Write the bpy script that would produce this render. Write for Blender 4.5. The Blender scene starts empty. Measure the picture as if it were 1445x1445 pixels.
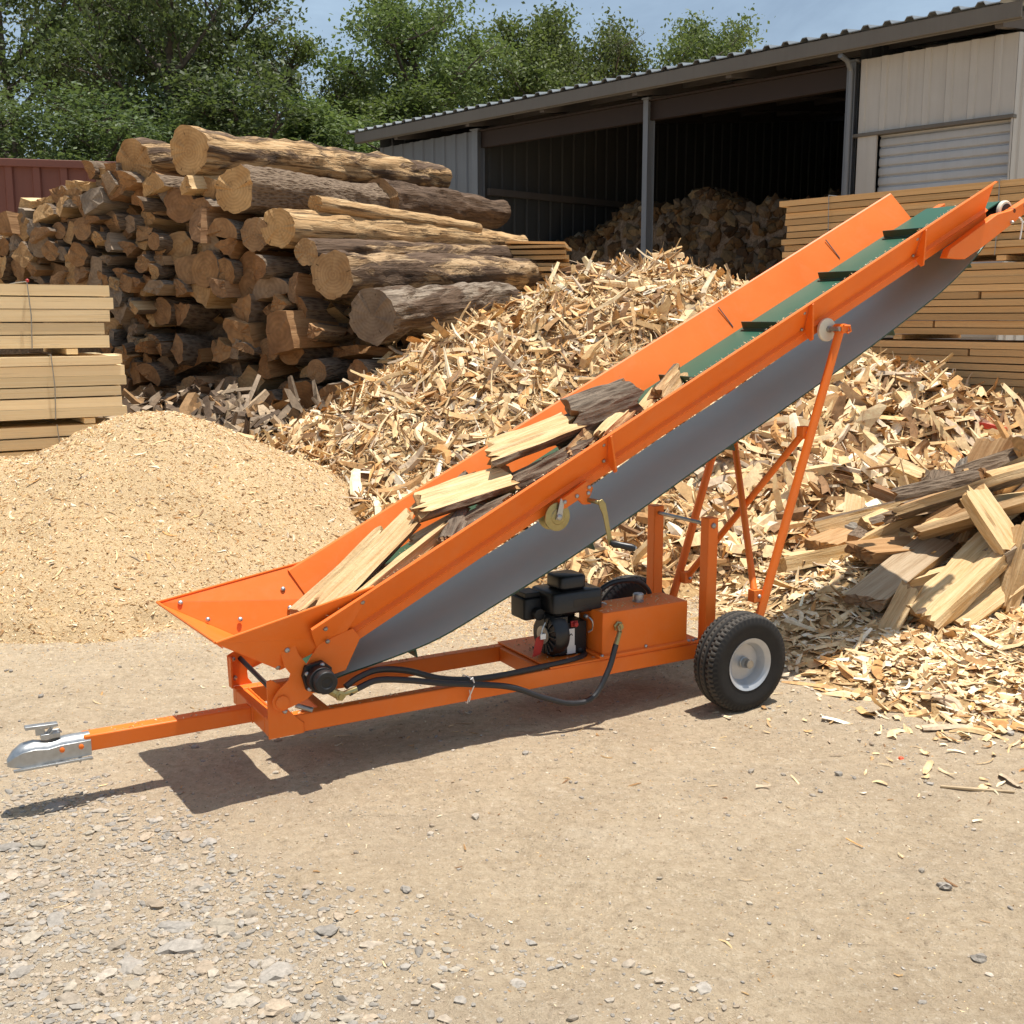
import bpy, bmesh, math, random
import numpy as np
from mathutils import Vector, Matrix, Euler

random.seed(7)
RNG = np.random.default_rng(7)
scene = bpy.context.scene
COL = scene.collection
R = math.radians

# ------------------------------------------------------------------ noise
def _hash(ix, iy, iz, seed):
    h = (ix * 374761393 + iy * 668265263 + iz * 2147483647 + seed * 974634777) & 0xFFFFFFFF
    h = ((h ^ (h >> 13)) * 1274126177) & 0xFFFFFFFF
    h = h ^ (h >> 16)
    return (h & 0xFFFF) / 65535.0

def vnoise(x, y, z=None, seed=0):
    x = np.asarray(x, float); y = np.asarray(y, float)
    z = np.zeros_like(x) if z is None else np.asarray(z, float)
    fx, fy, fz = np.floor(x), np.floor(y), np.floor(z)
    ix, iy, iz = fx.astype(np.int64), fy.astype(np.int64), fz.astype(np.int64)
    tx, ty, tz = x - fx, y - fy, z - fz
    tx = tx * tx * (3 - 2 * tx); ty = ty * ty * (3 - 2 * ty); tz = tz * tz * (3 - 2 * tz)
    def g(a, b, c): return _hash(ix + a, iy + b, iz + c, seed)
    def lerp(a, b, t): return a + (b - a) * t
    v0 = lerp(lerp(g(0,0,0), g(1,0,0), tx), lerp(g(0,1,0), g(1,1,0), tx), ty)
    v1 = lerp(lerp(g(0,0,1), g(1,0,1), tx), lerp(g(0,1,1), g(1,1,1), tx), ty)
    return lerp(v0, v1, tz) * 2 - 1

def fbm(x, y, z=None, seed=0, oct=4):
    s = 0; a = 1.0; f = 1.0
    for i in range(oct):
        s = s + a * vnoise(x * f, y * f, None if z is None else z * f, seed + i * 17)
        a *= .5; f *= 2.03
    return s

# ------------------------------------------------------------------ object helpers
def tag(o, label=None, cat=None, group=None, kind=None):
    if label: o['label'] = label
    if cat: o['category'] = cat
    if group: o['group'] = group
    if kind: o['kind'] = kind
    return o

def empty(name, loc=(0,0,0), rz=0.0):
    o = bpy.data.objects.new(name, None); COL.objects.link(o)
    o.empty_display_size = .2
    o.location = loc; o.rotation_euler = (0,0,rz)
    return o

def link(name, me, parent=None):
    o = bpy.data.objects.new(name, me); COL.objects.link(o)
    if parent: o.parent = parent
    return o

def fast_mesh(name, verts, polys, nper, mats=(), mat_idx=None, col=None, smooth=False):
    """polys: (F,nper) int array"""
    me = bpy.data.meshes.new(name)
    verts = np.asarray(verts, np.float32); polys = np.asarray(polys, np.int32)
    me.vertices.add(len(verts)); me.vertices.foreach_set('co', verts.ravel())
    F = len(polys)
    me.loops.add(F * nper); me.loops.foreach_set('vertex_index', polys.ravel())
    me.polygons.add(F); me.polygons.foreach_set('loop_start', np.arange(F, dtype=np.int32) * nper)
    for m in mats: me.materials.append(m)
    if mat_idx is not None: me.polygons.foreach_set('material_index', np.asarray(mat_idx, np.int32))
    me.polygons.foreach_set('use_smooth', np.full(F, smooth, bool))
    me.update(calc_edges=True)
    if col is not None:
        a = me.color_attributes.new('Col', 'FLOAT_COLOR', 'POINT')
        c = np.ones((len(verts), 4), np.float32); c[:, :3] = col
        a.data.foreach_set('color', c.ravel())
    return me

class MB:
    def __init__(s): s.v = []; s.f = []; s.m = []; s.cur = 0
    def add(s, vs, fs):
        n = len(s.v); s.v += [tuple(map(float, p)) for p in vs]
        s.f += [tuple(n + i for i in f) for f in fs]; s.m += [s.cur] * len(fs)
        return s
    def box(s, lo, hi):
        x0,y0,z0 = lo; x1,y1,z1 = hi
        return s.add([(x0,y0,z0),(x1,y0,z0),(x1,y1,z0),(x0,y1,z0),(x0,y0,z1),(x1,y0,z1),(x1,y1,z1),(x0,y1,z1)],
              [(0,3,2,1),(4,5,6,7),(0,1,5,4),(1,2,6,5),(2,3,7,6),(3,0,4,7)])
    def bar(s, p0, p1, w, h, up=(0,0,1)):
        p0, p1 = Vector(p0), Vector(p1); d = (p1-p0).normalized()
        a = d.cross(Vector(up)).normalized(); b = a.cross(d).normalized()
        vs = []
        for p in (p0, p1):
            for i, j in ((-1,-1),(1,-1),(1,1),(-1,1)): vs.append(p + a*(i*w/2) + b*(j*h/2))
        return s.add(vs, [(3,2,1,0),(4,5,6,7),(0,1,5,4),(1,2,6,5),(2,3,7,6),(3,0,4,7)])
    def prism(s, poly, off):
        off = Vector(off); n = len(poly); poly = [Vector(p) for p in poly]
        vs = poly + [p + off for p in poly]
        return s.add(vs, [tuple(range(n))[::-1], tuple(range(n, 2*n))] + [(i, (i+1) % n, n+(i+1) % n, n+i) for i in range(n)])
    def loft(s, rings, closed=True, cap=True):
        n = len(rings[0]); vs = [p for r in rings for p in r]; fs = []
        for k in range(len(rings)-1):
            for i in range(n if closed else n-1):
                j = (i+1) % n
                fs.append((k*n+i, k*n+j, (k+1)*n+j, (k+1)*n+i))
        if cap and closed: fs += [tuple(range(n))[::-1], tuple((len(rings)-1)*n+i for i in range(n))]
        return s.add(vs, fs)
    def tube(s, path, r, seg=10, cap=True):
        P = [Vector(p) for p in path]; rr = r if isinstance(r, (list, tuple)) else [r]*len(P)
        rings = []; a = None
        for i, p in enumerate(P):
            d = (P[min(i+1, len(P)-1)] - P[max(i-1, 0)]).normalized()
            if a is None:
                a = d.orthogonal().normalized()
            else:
                a = (a - d*a.dot(d)).normalized()
            b = d.cross(a)
            rings.append([p + (a*math.cos(2*math.pi*k/seg) + b*math.sin(2*math.pi*k/seg))*rr[i] for k in range(seg)])
        return s.loft(rings, True, cap)
    def cyl(s, p0, p1, r0, r1=None, seg=20):
        return s.tube([p0, p1], [r0, r0 if r1 is None else r1], seg)
    def lathe(s, prof, c, axis, seg=32):
        """prof: list (h along axis, r)"""
        axis = Vector(axis).normalized(); a = axis.orthogonal().normalized(); b = axis.cross(a); c = Vector(c)
        rings = [[c + axis*h + (a*math.cos(2*math.pi*k/seg) + b*math.sin(2*math.pi*k/seg))*max(r, 1e-4) for k in range(seg)] for h, r in prof]
        return s.loft(rings, True, True)
    def bolt(s, p, axis, r=.006, h=.006):
        axis = Vector(axis).normalized(); p = Vector(p)
        return s.lathe([(-.002, r*1.0), (h*.4, r), (h*.8, r*.75), (h, r*.3)], p, axis, 8)
    def build(s, name, mat, parent=None, bevel=.0025, ang=35, seg=2):
        me = bpy.data.meshes.new(name); me.from_pydata(s.v, [], s.f)
        mats = mat if isinstance(mat, (list, tuple)) else [mat]
        for m in mats: me.materials.append(m)
        me.polygons.foreach_set('material_index', s.m)
        bm = bmesh.new(); bm.from_mesh(me); bmesh.ops.recalc_face_normals(bm, faces=bm.faces); bm.to_mesh(me); bm.free()
        me.polygons.foreach_set('use_smooth', [True]*len(me.polygons)); me.set_sharp_from_angle(angle=R(ang))
        o = link(name, me, parent)
        if bevel:
            b = o.modifiers.new('bevel', 'BEVEL'); b.width = bevel; b.segments = seg; b.limit_method = 'ANGLE'; b.angle_limit = R(40)
            b.harden_normals = False
        return o

def catmull(pts, n=6):
    P = [Vector(p) for p in pts]; P = [P[0]*2-P[1]] + P + [P[-1]*2-P[-2]]; out = []
    for i in range(1, len(P)-2):
        for k in range(n):
            t = k/n; a, b, c, d = P[i-1], P[i], P[i+1], P[i+2]
            out.append(.5*((2*b) + (c-a)*t + (2*a-5*b+4*c-d)*t*t + (3*b-a-3*c+d)*t**3))
    out.append(P[-2]); return out

# ------------------------------------------------------------------ camera
F_PX, H_CAM, PITCH = 1606.0, 1.75, math.atan(272.5/1606.0)
cam = bpy.data.cameras.new('camera'); cam_o = bpy.data.objects.new('camera', cam); COL.objects.link(cam_o)
cam.sensor_width = 36; cam.lens = 36*F_PX/1445.0; cam.clip_end = 2000; cam.clip_start = .05
cam_o.location = (0,0,H_CAM); cam_o.rotation_euler = (math.pi/2 - PITCH, 0, 0)
scene.camera = cam_o
def at(px, py, Y):
    """a point of the yard: where a sight line of the photograph reaches the depth Y"""
    x = (px-722.5)/F_PX; y = -(py-722.5)/F_PX
    d = Vector((x, math.cos(PITCH) + y*math.sin(PITCH), -math.sin(PITCH) + y*math.cos(PITCH)))
    return Vector((0,0,H_CAM)) + d*(Y/d.y)

# ------------------------------------------------------------------ light
SUN_DIR = Vector((.16, .03, 1.0)).normalized()      # towards the sun
elev = math.asin(SUN_DIR.z); azi = math.atan2(SUN_DIR.x, SUN_DIR.y)
sun = bpy.data.lights.new('sun', 'SUN'); sun.energy = 5.0; sun.angle = R(.53); sun.color = (1, .955, .88)
sun_o = bpy.data.objects.new('sun', sun); COL.objects.link(sun_o)
sun_o.rotation_euler = SUN_DIR.to_track_quat('Z', 'Y').to_euler(); sun_o.location = (5,-4,20)
w = bpy.data.worlds.new('World'); scene.world = w; w.use_nodes = True
nt = w.node_tree; nt.nodes.clear()
sky = nt.nodes.new('ShaderNodeTexSky'); sky.sky_type = 'NISHITA'; sky.sun_disc = False
sky.sun_elevation = elev; sky.sun_rotation = azi; sky.air_density = 1.0; sky.dust_density = 2.2; sky.ozone_density = .6
bg = nt.nodes.new('ShaderNodeBackground'); bg.inputs['Strength'].default_value = .078
ow = nt.nodes.new('ShaderNodeOutputWorld')
tcw = nt.nodes.new('ShaderNodeTexCoord'); mpw = nt.nodes.new('ShaderNodeMapping'); mpw.inputs['Scale'].default_value = (1.4, 1.4, 5.0)
nzw = nt.nodes.new('ShaderNodeTexNoise'); nzw.inputs['Scale'].default_value = 2.2; nzw.inputs['Detail'].default_value = 7; nzw.inputs['Roughness'].default_value = .62; nzw.inputs['Distortion'].default_value = .4
rmw = nt.nodes.new('ShaderNodeValToRGB'); rmw.color_ramp.elements[0].position = .35; rmw.color_ramp.elements[0].color = (.15,.15,.15,1); rmw.color_ramp.elements[1].position = .75; rmw.color_ramp.elements[1].color = (.50,.50,.50,1)
mxw = nt.nodes.new('ShaderNodeMix'); mxw.data_type = 'RGBA'; mxw.inputs[7].default_value = (7.6, 10.0, 12.2, 1)     # thin high veil of cloud
nt.links.new(tcw.outputs['Generated'], mpw.inputs[0]); nt.links.new(mpw.outputs[0], nzw.inputs['Vector']); nt.links.new(nzw.outputs['Fac'], rmw.inputs[0])
nt.links.new(rmw.outputs[0], mxw.inputs[0]); nt.links.new(sky.outputs[0], mxw.inputs[6])
nt.links.new(mxw.outputs[2], bg.inputs[0]); nt.links.new(bg.outputs[0], ow.inputs[0])
vs = scene.view_settings; vs.view_transform = 'Standard'; vs.look = 'None'; vs.exposure = .33; vs.gamma = 1
try: vs.use_curve_mapping = False
except Exception: pass

# ------------------------------------------------------------------ materials
class NT:
    def __init__(s, name):
        s.m = bpy.data.materials.new(name); s.m.use_nodes = True; s.t = s.m.node_tree; s.t.nodes.clear()
        s.out = s.n('ShaderNodeOutputMaterial'); s.p = s.n('ShaderNodeBsdfPrincipled'); s.l(s.p.outputs[0], s.out.inputs[0])
    def n(s, k, **kw):
        nd = s.t.nodes.new(k)
        for a, b in kw.items(): setattr(nd, a, b)
        return nd
    def l(s, a, b): s.t.links.new(a, b)
    def coord(s, which='Object', scale=(1,1,1)):
        c = s.n('ShaderNodeTexCoord'); mp = s.n('ShaderNodeMapping'); mp.inputs['Scale'].default_value = scale
        s.l(c.outputs[which], mp.inputs[0]); return mp.outputs[0]
    def noise(s, vec, scale, detail=4, rough=.55, dist=0):
        nd = s.n('ShaderNodeTexNoise'); nd.inputs['Scale'].default_value = scale; nd.inputs['Detail'].default_value = detail
        nd.inputs['Roughness'].default_value = rough; nd.inputs['Distortion'].default_value = dist
        s.l(vec, nd.inputs['Vector']); return nd.outputs['Fac']
    def ramp(s, fac, stops):
        nd = s.n('ShaderNodeValToRGB'); cr = nd.color_ramp
        while len(cr.elements) < len(stops): cr.elements.new(.5)
        for e, (p, c) in zip(cr.elements, stops): e.position = p; e.color = (*c, 1) if len(c) == 3 else c
        s.l(fac, nd.inputs[0]); return nd.outputs[0]
    def mix(s, fac, a, b, mode='MIX'):
        nd = s.n('ShaderNodeMix', data_type='RGBA', blend_type=mode)
        for sock, val in ((nd.inputs[0], fac), (nd.inputs[6], a), (nd.inputs[7], b)):
            if isinstance(val, (int, float)): sock.default_value = val
            elif isinstance(val, (tuple, list)): sock.default_value = (*val, 1)
            else: s.l(val, sock)
        return nd.outputs[2]
    def math(s, op, a, b=0.0, clamp=False):
        nd = s.n('ShaderNodeMath', operation=op, use_clamp=clamp)
        for sock, val in ((nd.inputs[0], a), (nd.inputs[1], b)):
            if isinstance(val, (int, float)): sock.default_value = val
            else: s.l(val, sock)
        return nd.outputs[0]
    def bump(s, h, strength=.5, dist=.01):
        nd = s.n('ShaderNodeBump'); nd.inputs['Strength'].default_value = strength; nd.inputs['Distance'].default_value = dist
        s.l(h, nd.inputs['Height']); s.l(nd.outputs[0], s.p.inputs['Normal']); return nd
    def attr(s, name, kind='OBJECT', out='Fac'):
        nd = s.n('ShaderNodeAttribute', attribute_type=kind, attribute_name=name); return nd.outputs[out]
    def base(s, c):
        if isinstance(c, (tuple, list)): s.p.inputs['Base Color'].default_value = (*c, 1)
        else: s.l(c, s.p.inputs['Base Color'])
        return s
    def set(s, rough=.6, metal=0.0, spec=.5, coat=0.0):
        for k, v in (('Roughness', rough), ('Metallic', metal), ('Specular IOR Level', spec), ('Coat Weight', coat)):
            if isinstance(v, (int, float)): s.p.inputs[k].default_value = v
            else: s.l(v, s.p.inputs[k])
        return s.m

def plain(name, c, rough=.5, metal=0.0, var=.12, scale=30, bump=0.0, coat=0.0, spec=.5):
    t = NT(name); v = t.coord('Object')
    n = t.noise(v, scale, 5, .6)
    a = tuple(x*(1-var) for x in c); b = tuple(min(1, x*(1+var)) for x in c)
    t.base(t.ramp(n, [(.3, a), (.7, b)]))
    if bump: t.bump(n, bump, .004)
    r = t.math('MULTIPLY_ADD', n, .25); t.t.nodes[-1].inputs[2].default_value = rough-.12
    return t.set(r, metal, spec, coat)

def m_orange():
    t = NT('orange_paint'); v = t.coord('Object')
    big = t.noise(v, 3.0, 5, .6); fine = t.noise(v, 90, 4, .7); scuff = t.noise(t.coord('Object', (6, 6, 40)), 3, 6, .7)
    c = t.ramp(big, [(.3, (.78, .155, .012)), (.7, (.84, .185, .018))])
    d = t.ramp(scuff, [(.60, (0,0,0)), (.78, (1,1,1))])
    dm = t.math('MULTIPLY', d, .22)
    c = t.mix(dm, c, (.55, .30, .14))
    dust = t.ramp(t.noise(v, 7, 7, .75, .5), [(.48, (0,0,0)), (.80, (1,1,1))]); c = t.mix(t.math('MULTIPLY', dust, .13), c, (.62,.40,.22))
    chipm = t.ramp(t.noise(v, 55, 3, .6), [(.715, (0,0,0)), (.735, (1,1,1))]); c = t.mix(t.math('MULTIPLY', t.math('MULTIPLY', chipm, dust), .8), c, (.16,.07,.035))
    t.base(c); t.bump(fine, .04, .001)
    r = t.ramp(big, [(.3, (.42,)*3), (.7, (.54,)*3)])
    r2 = t.mix(dm, r, (.8,)*3)
    return t.set(r2, 0, .38, .0)
ORANGE = m_orange()
BLACKP = plain('black_plastic', (.012,.012,.013), .38, 0, .2, 40, .05)
BLACKM = plain('black_metal', (.02,.02,.021), .5, .3, .2, 50, .1)
RUBHOSE = plain('hose_rubber', (.016,.016,.018), .42, 0, .2, 60, .05)
ZINC = plain('zinc_plated_steel', (.44,.45,.45), .42, .9, .12, 40, .03)
BRASS = plain('yellow_zinc_steel', (.36,.31,.15), .42, .85, .15, 30, .03)
STEEL = plain('bare_steel', (.34,.33,.31), .42, .85, .2, 40, .05)
RIM = plain('silver_rim_paint', (.47,.48,.49), .36, .35, .06, 20, .02)
WHITEPL = plain('white_nylon', (.70,.68,.55), .45, 0, .05, 20)
WHITE = plain('white_plastic', (.78,.78,.76), .5, 0, .05, 20)
REDTAG = plain('red_tag', (.42,.03,.025), .5, 0, .15, 20)
CREAM = plain('label_paper', (.72,.70,.66), .55, 0, .05, 20)
def m_tyre():
    t = NT('tyre_rubber'); v = t.coord('Object'); n = t.noise(v, 14, 6, .65); f = t.noise(v, 120, 3)
    d = t.attr('Col', 'GEOMETRY', 'Color')
    c = t.ramp(n, [(.35, (.010,.010,.011)), (.75, (.020,.019,.018))])
    t.base(t.mix(t.math('MULTIPLY', d, .38), c, (.17,.145,.115)))
    t.bump(f, .12, .002); return t.set(.72, 0, .3)
TYRE = m_tyre()
def m_belt(name, a, b, c1, c2, rough):
    t = NT(name); v = t.coord('Object'); n = t.noise(v, 6, 5, .65); st = t.noise(t.coord('Object', (2, 30, 2)), 4, 4)
    c = t.mix(n, a, b); dirt = t.ramp(t.noise(v, 2.2, 6, .7), [(.52, (0,0,0)), (.80, (1,1,1))])
    t.base(t.mix(t.math('MULTIPLY', dirt, .22), c, c2)); t.bump(st, .06, .003); return t.set(rough)
BELT_G = m_belt('green_belt_rubber', (.006,.066,.032), (.010,.090,.045), None, (.05,.09,.055), .55)
BELT_Y = m_belt('grey_belt_fabric', (.30,.49,.46), (.38,.56,.52), None, (.44,.52,.46), .5)
GREEN_D = plain('dark_green_rubber', (.008,.045,.024), .4, 0, .2, 30)

# ---- wood
def m_split():
    t = NT('split_wood_face'); v = t.coord('Object', (1.6, 26, 26)); v2 = t.coord('Object', (.9, 7, 7)); v3 = t.coord('Object')
    rnd = t.n('ShaderNodeObjectInfo').outputs['Random']; tone = t.attr('tone'); grey = t.attr('grey')
    g = t.noise(v, 2.2, 6, .65, .4); b = t.noise(v2, 1.6, 4, .6)
    c1 = t.ramp(g, [(.20, (.30,.165,.07)), (.36, (.58,.39,.19)), (.52, (.71,.52,.29)), (.70, (.79,.63,.40)), (.9, (.84,.72,.51))])
    c2 = t.ramp(g, [(.22, (.16,.070,.026)), (.45, (.31,.150,.055)), (.8, (.46,.255,.105))])
    c = t.mix(tone, c1, c2)
    gr = t.ramp(g, [(.2, (.13,.11,.09)), (.5, (.27,.24,.20)), (.85, (.42,.38,.33))])
    c = t.mix(grey, c, gr)
    ln = t.noise(t.coord('Object', (1.1, 60, 60)), 2.0, 3, .5, .5); c = t.mix(t.math('MULTIPLY', t.ramp(ln, [(.60, (0,0,0)), (.70, (1,1,1))]), .5), c, t.mix(.6, c, (.14,.07,.03)))
    st = t.ramp(b, [(.58, (0,0,0)), (.78, (1,1,1))])
    c = t.mix(t.math('MULTIPLY', st, .45), c, t.mix(.5, c, (.18,.085,.03)))
    t.base(t.mix(.25, c, t.mix(rnd, (.30,.16,.06), (.75,.6,.4)), 'SOFT_LIGHT'))
    t.bump(t.math('ADD', g, t.math('MULTIPLY', t.noise(v3, 60, 3), .3)), .7, .012)
    return t.set(.85, 0, .25)
def m_bark():
    t = NT('rough_bark'); v = t.coord('Object', (4.0, 19, 19)); v3 = t.coord('Object')
    vo = t.n('ShaderNodeTexVoronoi'); vo.inputs['Scale'].default_value = 2.4; t.l(v, vo.inputs['Vector'])
    g = t.noise(v, 2.4, 6, .7, .6); grey = t.attr('grey')
    h = t.math('ADD', t.math('MULTIPLY', vo.outputs['Distance'], .8), g)
    c = t.ramp(h, [(.30, (.055,.037,.024)), (.70, (.15,.102,.068)), (1.15, (.24,.175,.12))])
    c2 = t.ramp(h, [(.30, (.075,.063,.052)), (.70, (.18,.155,.128)), (1.15, (.28,.25,.21))])
    t.base(t.mix(grey, c, c2)); t.bump(h, .9, .03); return t.set(.92, 0, .15)
def m_peeled():
    """debarked long log: tan wood with patches of dark bark left on it"""
    t = NT('peeled_log_side'); v = t.coord('Object', (.7, 9, 9)); v2 = t.coord('Object', (.55, 2.6, 2.6)); grey = t.attr('grey'); bk = t.attr('bark')
    g = t.noise(v, 2.2, 7, .65, .5); p = t.noise(v2, 1.7, 5, .6, .6)
    c1 = t.ramp(g, [(.2, (.19,.100,.042)), (.45, (.46,.285,.135)), (.7, (.64,.45,.245)), (.9, (.74,.57,.36))])
    c2 = t.ramp(g, [(.25, (.035,.022,.014)), (.5, (.115,.072,.045)), (.8, (.22,.15,.10))])
    gr = t.ramp(g, [(.2, (.11,.09,.075)), (.55, (.25,.21,.17)), (.85, (.40,.35,.29))])
    c1 = t.mix(grey, c1, gr)
    k = t.math('SUBTRACT', t.math('ADD', p, bk), .5)
    k2 = t.ramp(k, [(.50, (0,0,0)), (.60, (1,1,1))])
    cr = t.noise(t.coord('Object', (.35, 16, 16)), 2.0, 4, .6, .3); crk = t.ramp(cr, [(.54, (0,0,0)), (.64, (1,1,1))])
    c1 = t.mix(t.math('MULTIPLY', crk, .80), c1, (.10,.058,.028))
    t.base(t.mix(k2, c1, c2)); t.bump(t.math('SUBTRACT', t.math('ADD', g, t.math('MULTIPLY', k2, .8)), t.math('MULTIPLY', crk, .5)), .9, .035); return t.set(.85, 0, .2)
def m_end():
    t = NT('end_grain'); c0 = t.n('ShaderNodeTexCoord'); sep = t.n('ShaderNodeSeparateXYZ'); t.l(c0.outputs['Object'], sep.inputs[0])
    v = c0.outputs['Object']; n = t.noise(v, 9, 5, .6)
    r2 = t.math('ADD', t.math('MULTIPLY', sep.outputs[1], sep.outputs[1]), t.math('MULTIPLY', sep.outputs[2], sep.outputs[2]))
    rr = t.math('SQRT', r2)
    ring = t.math('SINE', t.math('ADD', t.math('MULTIPLY', rr, 190), t.math('MULTIPLY', n, 9)))
    ang = t.math('ARCTAN2', sep.outputs[1], sep.outputs[2])
    comb = t.n('ShaderNodeCombineXYZ'); t.l(t.math('MULTIPLY', ang, 2.2), comb.inputs[0]); t.l(t.math('MULTIPLY', rr, 2), comb.inputs[1])
    crack = t.noise(comb.outputs[0], 4, 3, .6)
    tone = t.attr('tone'); grey = t.attr('grey')
    blot = t.noise(v, 4.5, 4, .6)
    a = t.ramp(blot, [(.3, (.38,.21,.085)), (.7, (.60,.385,.18))]); b = t.ramp(blot, [(.3, (.145,.060,.022)), (.7, (.33,.155,.055))])
    g = t.ramp(blot, [(.3, (.12,.095,.075)), (.7, (.25,.205,.16))])
    c = t.mix(grey, t.mix(tone, a, b), g)
    rf = t.math('MULTIPLY_ADD', ring, .20); t.t.nodes[-1].inputs[2].default_value = .22
    c = t.mix(rf, c, t.mix(.5, c, (.07,.035,.015)))
    ck = t.ramp(crack, [(.63, (0,0,0)), (.72, (1,1,1))])
    c = t.mix(t.math('MULTIPLY', ck, .8), c, (.04,.022,.012))
    t.base(c); t.bump(t.math('SUBTRACT', t.noise(v, 45, 5, .7), ck), .6, .012); return t.set(.9, 0, .2)
SPLIT, BARK, PEELED, ENDG = m_split(), m_bark(), m_peeled(), m_end()
WOODM = [SPLIT, BARK, ENDG]

def m_lumber(name, stops):
    t = NT(name); v = t.coord('Object', (.6, 14, 14)); rnd = t.n('ShaderNodeObjectInfo').outputs['Random']
    cmb = t.n('ShaderNodeVectorMath', operation='ADD'); sc = t.n('ShaderNodeCombineXYZ')
    for i in range(3): t.l(t.math('MULTIPLY', rnd, 37.0+9*i), sc.inputs[i])
    t.l(v, cmb.inputs[0]); t.l(sc.outputs[0], cmb.inputs[1]); vec = cmb.outputs[0]
    g = t.noise(vec, 2.0, 6, .6, .8)
    c = t.ramp(g, stops)
    vo = t.n('ShaderNodeTexVoronoi'); vo.inputs['Scale'].default_value = 1.0
    kc = t.n('ShaderNodeVectorMath', operation='ADD'); t.l(t.coord('Object', (2.2, 7, 7)), kc.inputs[0]); t.l(sc.outputs[0], kc.inputs[1]); t.l(kc.outputs[0], vo.inputs['Vector'])
    k = t.ramp(vo.outputs['Distance'], [(.05, (1,1,1)), (.12, (0,0,0))])
    c = t.mix(t.math('MULTIPLY', k, .6), c, (.16,.07,.025))
    hs = t.n('ShaderNodeHueSaturation'); t.l(c, hs.inputs['Color']); vv = t.math('MULTIPLY_ADD', rnd, .42); t.t.nodes[-1].inputs[2].default_value = .77
    t.l(vv, hs.inputs['Value'])
    t.base(hs.outputs[0]); t.bump(t.math('ADD', g, t.math('MULTIPLY', t.noise(vec, 9, 3), .4)), .45, .008); return t.set(.8, 0, .25)
LUM_PALE = m_lumber('pale_sawn_wood', [(.2, (.60,.395,.18)), (.45, (.82,.625,.355)), (.75, (.88,.73,.48))])  # pale wood, its tones brightened in place of sunlight on the stack
LUM_BROWN = m_lumber('brown_sawn_wood', [(.2, (.36,.185,.070)), (.45, (.60,.365,.16)), (.75, (.74,.51,.26))])

def m_chip(name, rough=.85):
    t = NT(name); c = t.attr('Col', 'GEOMETRY', 'Color'); v = t.coord('Object')
    n = t.noise(v, 26, 5, .7); c2 = t.mix(.55, c, t.ramp(n, [(.3, (.25,.25,.25)), (.7, (.8,.8,.8))]), 'OVERLAY')
    t.base(c2); t.bump(n, .4, .006); return t.set(rough, 0, .25)
CHIP = m_chip('shredded_wood')
def m_sawdust(name, stops, sc=70):
    t = NT(name); v = t.coord('Object')
    a = t.noise(v, sc, 6, .75); b = t.noise(v, 2.6, 5, .6); d = t.noise(v, 9, 4, .6)
    c = t.ramp(a, stops)
    c = t.mix(t.math('MULTIPLY', t.ramp(b, [(.42, (0,0,0)), (.75, (1,1,1))]), .35), c, t.mix(.6, c, (.36,.22,.10)))
    c = t.mix(t.math('MULTIPLY', t.ramp(d, [(.66, (0,0,0)), (.76, (1,1,1))]), .55), c, (.20,.115,.05))
    t.base(c); t.bump(t.math('ADD', a, t.math('MULTIPLY', d, .6)), .9, .02); return t.set(.95, 0, .1)
SAWD = m_sawdust('sawdust', [(.28, (.36,.235,.12)), (.45, (.58,.41,.225)), (.62, (.70,.525,.315)), (.8, (.78,.63,.42))])
MULCH = m_sawdust('chip_litter', [(.28, (.16,.088,.038)), (.48, (.44,.285,.135)), (.66, (.62,.44,.225)), (.85, (.72,.56,.33))], 34)
DEBRIS = m_sawdust('bark_litter', [(.28, (.06,.042,.03)), (.5, (.17,.125,.09)), (.75, (.29,.235,.18))], 24)

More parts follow.
